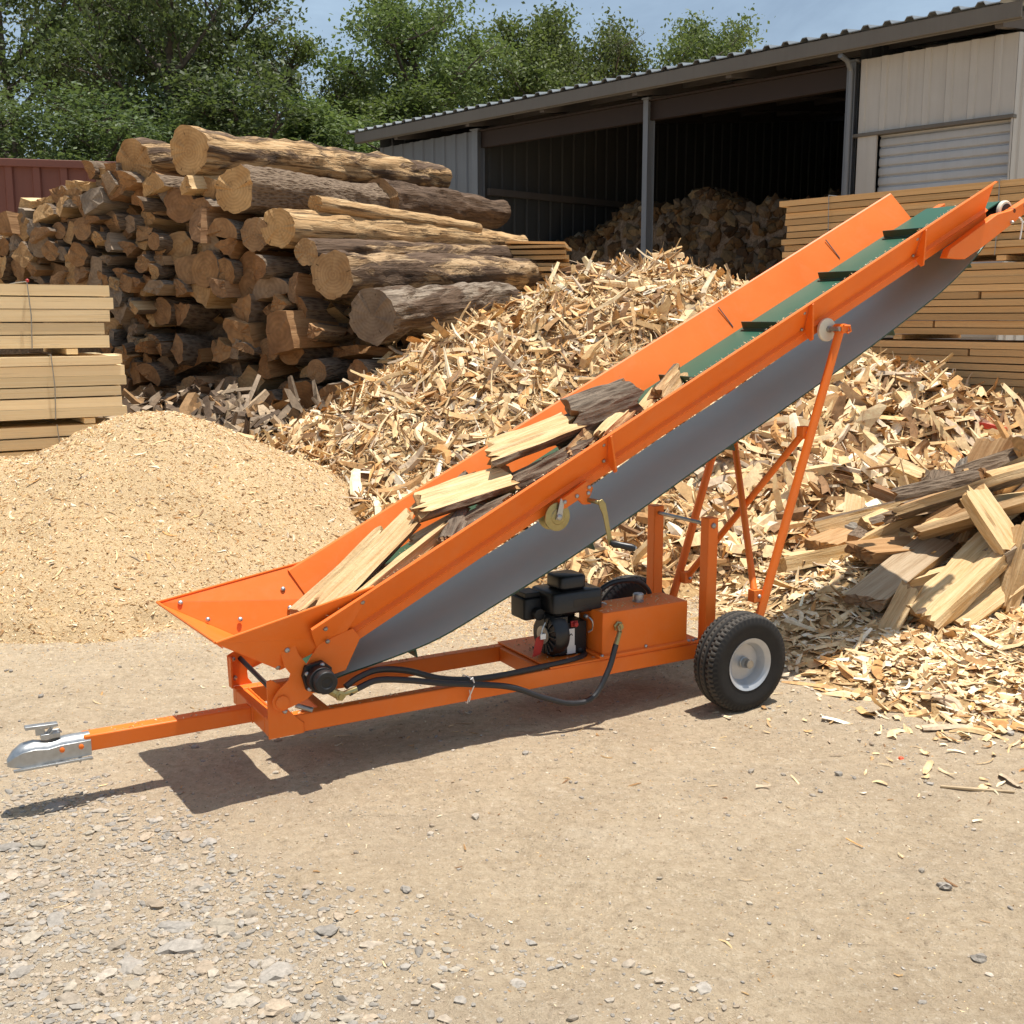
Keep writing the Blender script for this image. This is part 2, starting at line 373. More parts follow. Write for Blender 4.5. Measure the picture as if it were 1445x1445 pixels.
def m_ground():
    t = NT('packed_dirt'); v = t.coord('Object')
    big = t.noise(v, .55, 6, .62, .3); mid = t.noise(v, 3.2, 7, .68, .4); fine = t.noise(v, 28, 7, .75); grit = t.noise(v, 140, 4, .7)
    c = t.ramp(big, [(.30, (.42,.315,.205)), (.50, (.53,.415,.28)), (.70, (.61,.48,.335))])
    c = t.mix(.55, c, t.ramp(mid, [(.28, (.30,.22,.145)), (.5, (.53,.415,.28)), (.75, (.62,.51,.385))]))
    c = t.mix(.62, c, t.ramp(fine, [(.30, (.19,.135,.085)), (.42, (.42,.325,.22)), (.55, (.55,.44,.305)), (.74, (.76,.66,.52))]))
    band = t.noise(t.coord('Object', (.45, 1.7, 1)), 1.3, 7, .7, .6); c = t.mix(t.math('MULTIPLY', t.ramp(band, [(.36, (1,1,1)), (.52, (0,0,0))]), .40), c, t.mix(.7, c, (.36,.29,.215)))
    c = t.mix(t.math('MULTIPLY', t.ramp(band, [(.56, (0,0,0)), (.70, (1,1,1))]), .40), c, t.mix(.6, c, (.66,.58,.46)))
    pt = t.noise(v, 1.25, 6, .7, .8); ptm = t.ramp(pt, [(.52, (0,0,0)), (.66, (1,1,1))])
    c = t.mix(t.math('MULTIPLY', ptm, .42), c, t.mix(.75, c, (.27,.195,.125)))
    st = t.noise(t.coord('Object', (1, 3.2, 1)), 4.5, 7, .75, 1.2); c = t.mix(t.math('MULTIPLY', t.ramp(st, [(.56, (0,0,0)), (.70, (1,1,1))]), .5), c, (.24,.175,.115))
    c = t.mix(.22, c, t.ramp(grit, [(.3, (.20,.15,.11)), (.7, (.66,.58,.48))]))
    # greyer, stonier earth on the loose shoulder near the lower left
    sep = t.n('ShaderNodeSeparateXYZ'); t.l(v, sep.inputs[0])
    k = t.math('ADD', t.math('MULTIPLY', sep.outputs[0], -.9), t.math('MULTIPLY', sep.outputs[1], -1.0))
    k = t.math('ADD', k, t.math('MULTIPLY', mid, 1.5))
    kk = t.ramp(t.math('MULTIPLY_ADD', k, .5), [(.0, (0,0,0)), (.85, (1,1,1))]); t.t.nodes[-2].inputs[2].default_value = 1.05
    c = t.mix(t.math('MULTIPLY', kk, .5), c, t.mix(.6, c, (.56,.50,.42)))
    # cracks of dried mud
    vo = t.n('ShaderNodeTexVoronoi', feature='DISTANCE_TO_EDGE'); vo.inputs['Scale'].default_value = 9
    wv = t.n('ShaderNodeVectorMath', operation='ADD'); nn = t.n('ShaderNodeTexNoise'); nn.inputs['Scale'].default_value = 5; nn.inputs['Detail'].default_value = 5
    t.l(v, nn.inputs['Vector']); ms = t.n('ShaderNodeVectorMath', operation='SCALE'); ms.inputs['Scale'].default_value = .25
    t.l(nn.outputs['Color'], ms.inputs[0]); t.l(v, wv.inputs[0]); t.l(ms.outputs[0], wv.inputs[1]); t.l(wv.outputs[0], vo.inputs['Vector'])
    cr = t.ramp(vo.outputs['Distance'], [(.0, (1,1,1)), (.035, (0,0,0))])
    mask = t.ramp(mid, [(.50, (0,0,0)), (.62, (1,1,1))])
    crm = t.math('MULTIPLY', cr, mask)
    c = t.mix(t.math('MULTIPLY', crm, .07), c, (.18,.13,.09))
    sp = t.noise(v, 42, 3, .6); c = t.mix(t.math('MULTIPLY', t.ramp(sp, [(.63, (0,0,0)), (.70, (1,1,1))]), .55), c, (.20,.15,.105))
    lp = t.noise(v, 63, 2, .5); c = t.mix(t.math('MULTIPLY', t.ramp(lp, [(.66, (0,0,0)), (.72, (1,1,1))]), .5), c, (.72,.65,.54))
    hs = t.n('ShaderNodeHueSaturation'); hs.inputs['Value'].default_value = 1.30; hs.inputs['Saturation'].default_value = 1.10; t.l(c, hs.inputs['Color'])
    t.base(hs.outputs[0])
    h = t.math('ADD', t.math('MULTIPLY', mid, .9), t.math('ADD', t.math('MULTIPLY', fine, .8), t.math('MULTIPLY', grit, .25)))
    h = t.math('SUBTRACT', h, t.math('MULTIPLY', crm, .08))
    t.bump(h, 1.0, .045); return t.set(.95, 0, .12)
GROUND = m_ground()
def m_stone():
    t = NT('gravel_stone'); c = t.attr('Col', 'GEOMETRY', 'Color'); n = t.noise(t.coord('Object'), 60, 5, .7)
    t.base(t.mix(.4, c, t.ramp(n, [(.3, (.2,.2,.2)), (.7, (.85,.85,.85))]), 'OVERLAY')); t.bump(n, .5, .004); return t.set(.9, 0, .2)
STONE = m_stone()
def m_leaf(name, a, b):
    t = NT(name); c = t.attr('Col', 'GEOMETRY', 'Color'); rnd = t.n('ShaderNodeObjectInfo').outputs['Random']
    col = t.mix(c, a, b); hv = t.n('ShaderNodeHueSaturation'); t.l(col, hv.inputs['Color']); t.l(t.math('MULTIPLY_ADD', rnd, .55), hv.inputs['Value']); t.t.nodes[-1].inputs[2].default_value = .72
    t.l(t.math('MULTIPLY_ADD', rnd, .035), hv.inputs['Hue']); t.t.nodes[-1].inputs[2].default_value = .482; col = hv.outputs[0]; t.base(col); t.set(.55, 0, .35)
    tr = t.n('ShaderNodeBsdfTranslucent'); t.l(t.mix(.5, col, (.16,.22,.04)), tr.inputs[0])
    ms = t.n('ShaderNodeMixShader'); ms.inputs[0].default_value = .36
    t.l(t.p.outputs[0], ms.inputs[1]); t.l(tr.outputs[0], ms.inputs[2]); t.l(ms.outputs[0], t.out.inputs[0]); return t.m
LEAF_D = m_leaf('leaf_dark', (.044,.068,.024), (.125,.155,.060))
LEAF_L = m_leaf('leaf_light', (.060,.090,.024), (.155,.185,.058))
TRUNKM = plain('tree_bark', (.085,.068,.052), .9, 0, .35, 8, .6)

def m_metal_sheet(name, c, c2, rough=.5, metal=.2, streak=.35):
    t = NT(name); v = t.coord('Object'); st = t.noise(t.coord('Object', (9, 9, .5)), 1.5, 5, .65); n = t.noise(v, 1.2, 5, .6); f = t.noise(v, 25, 4, .7)
    a = t.mix(t.math('MULTIPLY', t.ramp(st, [(.45, (0,0,0)), (.8, (1,1,1))]), streak), c, c2)
    a = t.mix(.25, a, t.ramp(n, [(.3, tuple(x*.7 for x in c)), (.7, tuple(min(1, x*1.2) for x in c))]))
    t.base(a); t.bump(f, .05, .004); return t.set(rough, metal, .4)
CLAD_W = m_metal_sheet('weathered_white_cladding', (.44,.425,.395), (.29,.26,.22), .5, .1)
CLAD_G = m_metal_sheet('grey_cladding', (.15,.165,.185), (.10,.095,.09), .5, .2)
SHUT = m_metal_sheet('grey_roller_shutter', (.40,.42,.44), (.28,.27,.26), .45, .2)
TRIM = m_metal_sheet('grey_brown_trim', (.125,.115,.10), (.08,.062,.05), .6, .1)
ROOFM = m_metal_sheet('roof_sheet', (.26,.28,.29), (.17,.15,.13), .4, .4)
POSTM = m_metal_sheet('galvanised_post', (.17,.185,.205), (.12,.115,.11), .5, .3)
RUSTB = m_metal_sheet('shaded_rust_red_beam', (.026,.017,.014), (.02,.013,.011), .7, .1)  # rust red, darkened in colour for the shade under the eave
REDW = m_metal_sheet('faded_red_sheet', (.19,.072,.052), (.12,.055,.042), .65, .05)
DARKST = m_metal_sheet('dark_steel', (.10,.09,.085), (.06,.045,.035), .7, .1)
INNER = m_metal_sheet('shade_darkened_sheet', (.055,.058,.06), (.035,.032,.03), .8, .0)  # cladding grey darkened to paint in the shade of the interior
SKYL = plain('skylight_sheet', (.75,.75,.70), .5)
CONC = plain('concrete', (.36,.34,.31), .9, 0, .2, 6, .3)

# ------------------------------------------------------------------ terrain heights
def g_h(x, y):
    x = np.asarray(x, float); y = np.asarray(y, float)
    near = np.clip((14 - y)/5, 0, 1)
    h = .030*fbm(x*.45, y*.45, seed=3, oct=3) + near*(.012*fbm(x*2.3, y*2.3, seed=5, oct=3) + .0070*fbm(x*8, y*8, seed=9, oct=4))
    # the wheels' and the stack's footing stays level
    return h * np.where(y > 14, .6, 1.0)
def cone(x, y, cx, cy, H, sl, rd=.35, sx=1.0):
    d = np.sqrt(((x-cx)*sx)**2 + (y-cy)**2 + rd*rd) - rd
    return H - sl*d
def smax(*a, k=.12):
    a = np.stack(a); m = a.max(0)
    return m + k*np.log(np.exp((a-m)/k).sum(0))
def mound_h(x, y):
    n = fbm(x*.9, y*.9, seed=31, oct=3)
    h = smax(cone(x, y, 1.22, 11.5, 2.27, .60, .75), cone(x, y, 3.05, 10.3, 1.42, .52), cone(x, y, -.55, 10.0, .92, .50), cone(x, y, 4.6, 9.4, .72, .42))
    return h + .12*n + .085*fbm(x*2.6, y*2.6, seed=35, oct=3)
def saw_h(x, y):
    n = fbm(x*1.1, y*1.1, seed=41, oct=3)
    h = smax(cone(x, y, -2.60, 8.3, 1.10, .60, .42), cone(x, y, -3.9, 8.0, .80, .46, .4), k=.10)
    # angle of repose softens into a skirt
    ex = np.exp(np.minimum((h-.12)/.12, 0)); h = np.where(h < .12, .12*ex - .085*(1-ex), h)
    h = h - .25*np.clip((6.15-y)*1.2, 0, 1) - .25*np.clip((x-.2)*1.2, 0, 1)
    return h + np.where(h < .08, .045, 0)*fbm(x*2.6, y*2.6, seed=47, oct=3) + .055*n + .020*fbm(x*4.2, y*4.2, seed=44, oct=4)
def deb_h(x, y):
    t = (x+1.3)*-.906 + (y-11.2)*.423; q = (x+1.3)*.423 + (y-11.2)*.906
    h = .88 - .42*np.abs(q+.35) - .12*np.maximum(.3-t, 0)*3 - .1*np.maximum(t-3.5, 0)
    return h + .09*fbm(x*2.2, y*2.2, seed=51, oct=3)
def heap_h(x, y):
    h = smax(cone(x, y, 3.3, 7.15, .70, .48, .3), cone(x, y, 2.6, 6.9, .42, .38, .3), cone(x, y, 2.75, 5.75, .12, .10, .3), k=.06)
    return h + .05*fbm(x*2.0, y*2.0, seed=61, oct=3)

# ------------------------------------------------------------------ ground sheet
def axis(fine_lo, fine_hi, step, far_lo, far_hi, g=1.22):
    a = list(np.arange(fine_lo, fine_hi, step)); s = step
    while a[-1] < far_hi: s *= g; a.append(a[-1]+s)
    s = step
    while a[0] > far_lo: s *= g; a.insert(0, a[0]-s)
    return np.array(a)
def grid_mesh(name, xs, ys, hf, mat, smooth=True):
    X, Y = np.meshgrid(xs, ys); Z = hf(X, Y)
    V = np.stack([X.ravel(), Y.ravel(), Z.ravel()], 1)
    nx, ny = len(xs), len(ys); i = np.arange(nx-1)[None, :] + np.arange(ny-1)[:, None]*nx
    P = np.stack([i, i+1, i+1+nx, i+nx], -1).reshape(-1, 4)
    return fast_mesh(name, V, P, 4, [mat], smooth=smooth)
g = link('ground', grid_mesh('ground', axis(-4, 4.2, .022, -500, 500), axis(2.2, 7.6, .022, -400, 800), g_h, GROUND)); g['kind'] = 'structure'

def pile_mesh(name, hf, x0, x1, y0, y1, step, mat):
    xs = np.arange(x0, x1, step); ys = np.arange(y0, y1, step)
    X, Y = np.meshgrid(xs, ys); G = g_h(X, Y); Z = hf(X, Y)
    keep = Z > G - .05
    Z = np.maximum(Z, G - .05)
    V = np.stack([X.ravel(), Y.ravel(), Z.ravel()], 1); nx, ny = len(xs), len(ys)
    i = np.arange(nx-1)[None, :] + np.arange(ny-1)[:, None]*nx
    P = np.stack([i, i+1, i+1+nx, i+nx], -1).reshape(-1, 4); k = keep.ravel()
    P = P[k[P].any(1)]
    used = np.zeros(len(V), bool); used[P.ravel()] = True; idx = np.cumsum(used)-1
    return V[used], idx[P]

def top_h(x, y):
    return np.max(np.stack([g_h(x, y), mound_h(x, y), saw_h(x, y), deb_h(x, y) if True else 0, heap_h(x, y)]), 0)

# ------------------------------------------------------------------ loose wood: shreds, flakes, stones (each family one mesh)
def basis_from(normal, ang):
    n = normal/np.linalg.norm(normal, axis=1, keepdims=True)
    ref = np.where(np.abs(n[:, 2:3]) < .95, np.array([[0,0,1.]]), np.array([[1.,0,0]]))
    a = np.cross(ref, n); a /= np.linalg.norm(a, axis=1, keepdims=True); b = np.cross(n, a)
    c, s = np.cos(ang)[:, None], np.sin(ang)[:, None]
    return a*c + b*s, -a*s + b*c, n
PAL = np.array([[.66,.455,.235],[.77,.575,.335],[.83,.68,.46],[.56,.355,.165],[.71,.505,.275],[.40,.225,.095],[.25,.140,.068],[.50,.38,.26],[.60,.325,.125],[.86,.75,.56]])
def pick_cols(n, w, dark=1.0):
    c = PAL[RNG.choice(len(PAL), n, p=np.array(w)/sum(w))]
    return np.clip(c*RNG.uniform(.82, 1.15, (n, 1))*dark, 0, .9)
def shreds(pos, nrm, L, W, T, cols, curl=1.2, twist=.8, tilt=.35, S=5, dirang=None):
    """curled, tapering splinters with a triangular section"""
    n = len(pos); ang = RNG.uniform(0, 2*np.pi, n) if dirang is None else dirang
    nn = nrm + RNG.normal(0, tilt, (n, 3)); X, Y, Z = basis_from(nn, ang)
    p = np.linspace(-.5, .5, S)
    cu = RNG.normal(0, curl, n)[:, None]; cu = np.where(np.abs(cu) < .05, .05, cu)
    x = np.sin(cu*p)/cu*L[:, None]; z = (1-np.cos(cu*p))/cu*L[:, None]
    sway = RNG.normal(0, .12, n)[:, None]*L[:, None]*(p*p*4-.5)
    t0 = RNG.uniform(.15, 1.0, n)[:, None]; t1 = RNG.uniform(.1, .9, n)[:, None]
    wp = np.where(p < 0, 1-(1-t0)*(2*np.abs(p))**1.5, 1-(1-t1)*(2*np.abs(p))**1.5)*W[:, None]*RNG.uniform(.8, 1.2, (n, S))
    tw = RNG.normal(0, twist, n)[:, None]*p
    V = np.zeros((n, S, 3, 3)); off = RNG.uniform(-.3, .3, (n, 1))
    for k, (oy, oz) in enumerate(((-.5, 0.0), (.5, 0.0), (None, 1.0))):
        yy = (wp*oy if oy is not None else wp*off); zz = np.broadcast_to(T[:, None]*oz, (n, S))*np.maximum(wp/W[:, None], .3)
        y2 = yy*np.cos(tw) - zz*np.sin(tw) + sway; z2 = yy*np.sin(tw) + zz*np.cos(tw) + z
        V[:, :, k, :] = X[:, None, :]*x[:, :, None] + Y[:, None, :]*y2[:, :, None] + Z[:, None, :]*z2[:, :, None]
    V += pos[:, None, None, :]
    base = (np.arange(n)*S*3)[:, None, None]
    q = []
    for s in range(S-1):
        for a, b in ((0, 1), (1, 2), (2, 0)): q.append((s*3+a, s*3+b, (s+1)*3+b, (s+1)*3+a))
    # blunt ends closed by thin quads
    q.append((0, 2, 1, 1)); q.append(((S-1)*3, (S-1)*3+1, (S-1)*3+2, (S-1)*3+2))
    q = np.array(q)[None]
    P = (base + q).reshape(-1, 4)
    ok = ~((P[:, 2] == P[:, 3]))
    C = np.repeat(cols[:, None, :], S*3, 1).reshape(n, S, 3, 3).copy()
    C *= RNG.uniform(.85, 1.12, (n, S, 1, 1))
    return V.reshape(-1, 3), P[ok], np.clip(C.reshape(-1, 3), 0, 1)
def tets(pos, nrm, size, cols, flat=.3, elong=2.2):
    n = len(pos); X, Y, Z = basis_from(nrm + RNG.normal(0, .45, (n, 3)), RNG.uniform(0, 6.28, n))
    a = size*RNG.uniform(.7, elong, n); b = size*RNG.uniform(.5, 1, n); c = size*flat
    V = np.stack([X*a[:, None]*.5 + Y*b[:, None]*.25, -X*a[:, None]*.5 + Y*b[:, None]*.2, -Y*b[:, None]*.5, Z*c[:, None]], 1) + pos[:, None, :]
    i = (np.arange(n)*4)[:, None, None]; P = (i + np.array([[0,2,1],[0,1,3],[1,2,3],[2,0,3]])[None]).reshape(-1, 3)
    return V.reshape(-1, 3), P, np.repeat(cols, 4, 0)
def hnormal(hf, x, y, e=.04):
    gx = (hf(x+e, y)-hf(x-e, y))/(2*e); gy = (hf(x, y+e)-hf(x, y-e))/(2*e)
    n = np.stack([-gx, -gy, np.ones_like(gx)], 1); return n/np.linalg.norm(n, axis=1, keepdims=True)
def sample(hf, x0, x1, y0, y1, n, other=None, lo=0.0):
    x = RNG.uniform(x0, x1, n); y = RNG.uniform(y0, y1, n); h = hf(x, y); k = h > g_h(x, y)+lo
    if other is not None: k &= h >= other(x, y)-.06
    # keep what stands on the camera's half of the pile or its crest
    return x[k], y[k], h[k]
def cat_quads(parts):
    V = []; P = []; C = []; o = 0
    for v, p, c in parts: V.append(v); P.append(p+o); C.append(c); o += len(v)
    return np.concatenate(V), np.concatenate(P), np.concatenate(C)

def stuff(name, label, cat, base=None, quads=None, tri=None, mats=None):
    """one uncountable mass: a sheet of relief with its loose pieces in the same mesh"""
    V = []; polys = []; C = []; mi = []; o = 0
    if base is not None:
        v, p = base; V.append(v); C.append(np.full((len(v), 3), .5)); polys.append(p+o); mi.append(np.zeros(len(p), int)); o += len(v)
    for q in (quads or []):
        v, p, c = q; V.append(v); C.append(c); polys.append(p+o); mi.append(np.full(len(p), 1)); o += len(v)
    for q in (tri or []):
        v, p, c = q; V.append(v); C.append(c); polys.append(p+o); mi.append(np.full(len(p), 1)); o += len(v)
    V = np.concatenate(V); C = np.concatenate(C)
    loops = np.concatenate([p.ravel() for p in polys]).astype(np.int32)
    tot = np.concatenate([np.full(len(p), p.shape[1]) for p in polys]).astype(np.int32)
    start = np.concatenate([[0], np.cumsum(tot)[:-1]]).astype(np.int32)
    me = bpy.data.meshes.new(name); me.vertices.add(len(V)); me.vertices.foreach_set('co', V.astype(np.float32).ravel())
    me.loops.add(len(loops)); me.loops.foreach_set('vertex_index', loops)
    me.polygons.add(len(tot)); me.polygons.foreach_set('loop_start', start)
    for m in mats: me.materials.append(m)
    me.polygons.foreach_set('material_index', np.concatenate(mi).astype(np.int32))
    me.polygons.foreach_set('use_smooth', np.concatenate(mi) == 0)
    me.update(calc_edges=True)
    a = me.color_attributes.new('Col', 'FLOAT_COLOR', 'POINT'); c4 = np.ones((len(V), 4), np.float32); c4[:, :3] = C
    a.data.foreach_set('color', c4.ravel())
    ob = link(name, me); tag(ob, label, cat, kind='stuff'); return ob

CHIPW = [3, 3.2, 1.4, 3, 4, 2.8, 2.2, 2.0, 1.5, .8]
def others_for_mound(x, y): return np.maximum(saw_h(x, y), g_h(x, y))
# --- the big mound of shredded wood
b = pile_mesh('mound', mound_h, -3.2, 8.0, 6.6, 15.0, .05, MULCH)
q = []
x, y, h = sample(mound_h, -3.0, 6.5, 7.2, 13.2, 24000, others_for_mound, .0); n = len(x)
L = RNG.lognormal(math.log(.145), .5, n).clip(.04, .5); Wd = RNG.lognormal(math.log(.019), .5, n).clip(.005, .07)
q.append(shreds(np.stack([x, y, h+.012], 1), hnormal(mound_h, x, y), L, Wd, Wd*.28+.002, pick_cols(n, CHIPW), 1.3, 1.0, .34))
x, y, h = sample(mound_h, -2.6, 5.5, 7.4, 12.6, 4300, others_for_mound, .05); n = len(x)
L = RNG.lognormal(math.log(.26), .35, n).clip(.12, .6); Wd = RNG.lognormal(math.log(.05), .4, n).clip(.02, .11)
q.append(shreds(np.stack([x, y, h+.035], 1), hnormal(mound_h, x, y), L, Wd, Wd*.22+.004, pick_cols(n, CHIPW), 1.0, .8, .34, S=6))
x, y, h = sample(mound_h, -2.6, 5.5, 7.2, 12.8, 5200, others_for_mound, .03); n = len(x)
L = RNG.lognormal(math.log(.24), .4, n).clip(.1, .6); Wd = RNG.lognormal(math.log(.012), .35, n).clip(.006, .025)
q.append(shreds(np.stack([x, y, h+.03], 1), hnormal(mound_h, x, y), L, Wd, Wd*.5, pick_cols(n, CHIPW), 1.9, 1.4, .42, S=7))
x, y, h = sample(mound_h, -2.6, 5.8, 7.3, 12.4, 1900, others_for_mound, .05); n = len(x)
L = RNG.lognormal(math.log(.38), .32, n).clip(.18, .75); Wd = RNG.lognormal(math.log(.052), .40, n).clip(.022, .13)
q.append(shreds(np.stack([x, y, h+.03], 1), hnormal(mound_h, x, y), L, Wd, Wd*.30+.004, pick_cols(n, CHIPW), .4, .5, .34, S=6))
x, y, h = sample(mound_h, 1.3, 4.8, 7.3, 9.9, 620, others_for_mound, .02); n = len(x)
L = RNG.lognormal(math.log(.44), .28, n).clip(.25, .8); Wd = RNG.lognormal(math.log(.095), .30, n).clip(.05, .18)
q.append(shreds(np.stack([x, y, h+.03], 1), hnormal(mound_h, x, y), L, Wd, Wd*.32+.004, pick_cols(n, CHIPW), .25, .3, .28, S=6))
x, y, h = sample(mound_h, -3, 6.5, 7.0, 13, 26000, others_for_mound, -.03); n = len(x)
tr = [tets(np.stack([x, y, h], 1), hnormal(mound_h, x, y), RNG.uniform(.012, .05, n), pick_cols(n, CHIPW), .35)]
stuff('shredded_wood_mound', 'tall mound of pale shredded wood and splinters behind the orange conveyor', 'wood chips', b, q, tr, [MULCH, CHIP])

# --- sawdust pile
def others_saw(x, y): return g_h(x, y)
b = pile_mesh('saw', saw_h, -7.5, 1.2, 5.4, 11.2, .035, SAWD)
x, y, h = sample(saw_h, -6.0, 1.0, 5.8, 9.6, 120000, None, -.03); n = len(x)
SW = [4, 3.5, 1.5, 3, 4, 1.8, .9, 1.5, 1.0, .7]
tr = [tets(np.stack([x, y, h], 1), hnormal(saw_h, x, y), RNG.lognormal(math.log(.0115), .45, n).clip(.004, .035), pick_cols(n, SW), .35)]
x, y, h = sample(saw_h, -5.5, .8, 5.9, 9.2, 800, None, .0); n = len(x)
q = [shreds(np.stack([x, y, h+.004], 1), hnormal(saw_h, x, y), RNG.uniform(.03, .11, n), RNG.uniform(.006, .02, n), RNG.uniform(.002, .006, n), pick_cols(n, SW), .8, .5, .25)]
stuff('sawdust_pile', 'smooth heap of fine pale yellow sawdust in front of the lumber stack', 'sawdust', b, q, tr, [SAWD, CHIP])

# --- bark and slab debris at the foot of the log pile
b = pile_mesh('deb', deb_h, -6.5, .4, 9.6, 13.6, .06, DEBRIS)
x, y, h = sample(deb_h, -5.5, .2, 9.8, 12.2, 2600, None, -.02); n = len(x)
L = RNG.lognormal(math.log(.30), .45, n).clip(.1, .8); Wd = RNG.lognormal(math.log(.10), .4, n).clip(.04, .2)
cl = np.array([[.25,.185,.125],[.18,.125,.08],[.31,.235,.165],[.11,.075,.05],[.32,.19,.09],[.38,.28,.18]])[RNG.integers(0, 6, n)]*RNG.uniform(.8, 1.15, (n, 1))
q = [shreds(np.stack([x, y, h+.03], 1), hnormal(deb_h, x, y), L, Wd, Wd*.4, cl, .5, .5, .45)]
stuff('bark_debris', 'grey bark slabs and broken wood along the foot of the log pile', 'debris', b, q, None, [DEBRIS, CHIP])

# --- chips under and around the split-wood heap
b = pile_mesh('heap', heap_h, 1.0, 7.5, 4.0, 9.8, .04, MULCH)
oth = lambda x, y: np.maximum(mound_h(x, y), g_h(x, y))
x, y, h = sample(heap_h, 1.2, 6.0, 4.4, 8.6, 5200, oth, -.02); n = len(x)
L = RNG.lognormal(math.log(.11), .5, n).clip(.03, .34); Wd = RNG.lognormal(math.log(.024), .45, n).clip(.006, .06)
CW2 = [3, 4, 3.2, 2, 4, 1.0, .5, .8, .7, 2]
q = [shreds(np.stack([x, y, h+.012], 1), hnormal(heap_h, x, y), L, Wd, Wd*.22+.002, pick_cols(n, CW2), 1.0, .8, .30)]
# spill fanning out over the dirt
def spill(n, cx, cy, sx, sy, lmul=1.0, wmul=1.0):
    x = RNG.normal(cx, sx, n); y = RNG.normal(cy, sy, n)
    k = (y > 3.0) & (x > .9); x = x[k]; y = y[k]; h = np.maximum(g_h(x, y), heap_h(x, y)); h = np.maximum(h, mound_h(x, y)); n = len(x)
    L = RNG.lognormal(math.log(.07*lmul), .5, n).clip(.015, .38); Wd = RNG.lognormal(math.log(.016*wmul), .45, n).clip(.004, .085)
    return shreds(np.stack([x, y, h+.006], 1), np.tile([0,0,1.], (n, 1)), L, Wd, Wd*.2+.0015, pick_cols(n, CW2), .8, .6, .16)
q += [spill(2300, 2.55, 5.5, .36, .34, 1.6, 1.8), spill(1700, 2.7, 5.0, .40, .28, 1.1, 1.3), spill(900, 2.3, 6.3, .5, .5), spill(420, 2.6, 5.35, .42, .38, 2.4, 2.4), spill(500, 2.2, 6.9, .5, .5, 2.6, 2.4), spill(140, 2.6, 4.15, .45, .18), spill(420, 1.7, 5.6, .5, .7, .6, .7)]
x, y, h = sample(heap_h, 1.2, 5.0, 4.4, 8.6, 7000, oth, -.03); n = len(x)
tr = [tets(np.stack([x, y, h], 1), hnormal(heap_h, x, y), RNG.uniform(.008, .03, n), pick_cols(n, CW2), .35)]
stuff('scattered_wood_chips', 'pale chips and shavings spilled over the dirt beside the split wood heap', 'wood chips', b, q, tr, [MULCH, CHIP])

# --- fine litter of sawdust and crumbs over the yard
parts = []
def litter(n, xf, yf, smin, smax_, w, flat=.3):
    x = xf(n); y = yf(n); k = (y > 2.3) & (y < 9.5); x = x[k]; y = y[k]; n = len(x); h = g_h(x, y)
    parts.append(tets(np.stack([x, y, h], 1), np.tile([0,0,1.], (n, 1)), RNG.uniform(smin, smax_, n), pick_cols(n, w), flat))
litter(15000, lambda n: RNG.uniform(-4, 3.5, n), lambda n: RNG.uniform(2.4, 7.5, n), .003, .010, [1,1,1,1,1,1.5,1.5,2,.3,1])
litter(16000, lambda n: RNG.uniform(-4.5, 2.2, n), lambda n: 7.2 - np.abs(RNG.normal(0, .62, n)), .004, .016, SW)
litter(26000, lambda n: RNG.uniform(-5, .2, n), lambda n: 6.45 + RNG.normal(0, .26, n), .004, .013, SW)
litter(9000, lambda n: RNG.uniform(-.5, 2.4, n), lambda n: 7.6 - np.abs(RNG.normal(0, .5, n)), .006, .022, CHIPW)
x = RNG.uniform(-2, 3, 330); y = RNG.uniform(2.5, 6.8, 330)
sh = shreds(np.stack([x, y, g_h(x, y)+.003], 1), np.tile([0,0,1.], (330, 1)), RNG.lognormal(math.log(.028), .5, 330).clip(.008, .10), RNG.uniform(.003, .010, 330), RNG.uniform(.001, .003, 330), pick_cols(330, CHIPW)*.9, .7, .5, .12)
stuff('ground_litter', 'thin scatter of sawdust crumbs and splinters on the packed dirt', 'wood litter', None, [sh], parts, [CHIP, CHIP])

# --- gravel
ico = bmesh.new(); bmesh.ops.create_icosphere(ico, subdivisions=1, radius=1.0); ico.verts.ensure_lookup_table()
IV = np.array([v.co for v in ico.verts]); IF = np.array([[v.index for v in f.verts] for f in ico.faces]); ico.free()
ico2 = bmesh.new(); bmesh.ops.create_icosphere(ico2, subdivisions=2, radius=1.0); IV2 = np.array([v.co for v in ico2.verts]); IF2 = np.array([[v.index for v in f.verts] for f in ico2.faces]); ico2.free()
def stones(x, y, size, flat, cols, iv=IV, iff=IF, sink=.25):
    n = len(x); m = len(iv); d = iv[None]*RNG.uniform(.68, 1.25, (n, m, 1))
    sc = np.stack([size*RNG.uniform(.8, 1.5, n), size*RNG.uniform(.6, 1.1, n), size*flat*RNG.uniform(.7, 1.3, n)], 1)
    d = d*sc[:, None, :]; a = RNG.uniform(0, 6.28, n); c, s = np.cos(a)[:, None], np.sin(a)[:, None]
    X = d[:, :, 0]*c - d[:, :, 1]*s; Y = d[:, :, 0]*s + d[:, :, 1]*c
    V = np.stack([X + x[:, None], Y + y[:, None], d[:, :, 2] + (g_h(x, y) + sc[:, 2]*(1-2*sink))[:, None]], -1)
    P = ((np.arange(n)*m)[:, None, None] + iff[None]).reshape(-1, 3)
    C = np.repeat(cols*RNG.uniform(.8, 1.15, (n, 1)), m, 0)
    return V.reshape(-1, 3), P, C
SP = np.array([[.47,.39,.30],[.50,.43,.335],[.41,.365,.31],[.50,.43,.345],[.48,.38,.275],[.40,.36,.31]])*.76
def gravel_xy(n, x0, x1, y0, y1, f):
    x = RNG.uniform(x0, x1, n); y = RNG.uniform(y0, y1, n); k = RNG.uniform(0, 1, n) < f(x, y); return x[k], y[k]
dens = lambda x, y: np.clip((-.22 - .80*x - .80*(y-3.1) + .45*fbm(x*1.6, y*1.6, seed=71, oct=3)), 0, 1)
tr = []
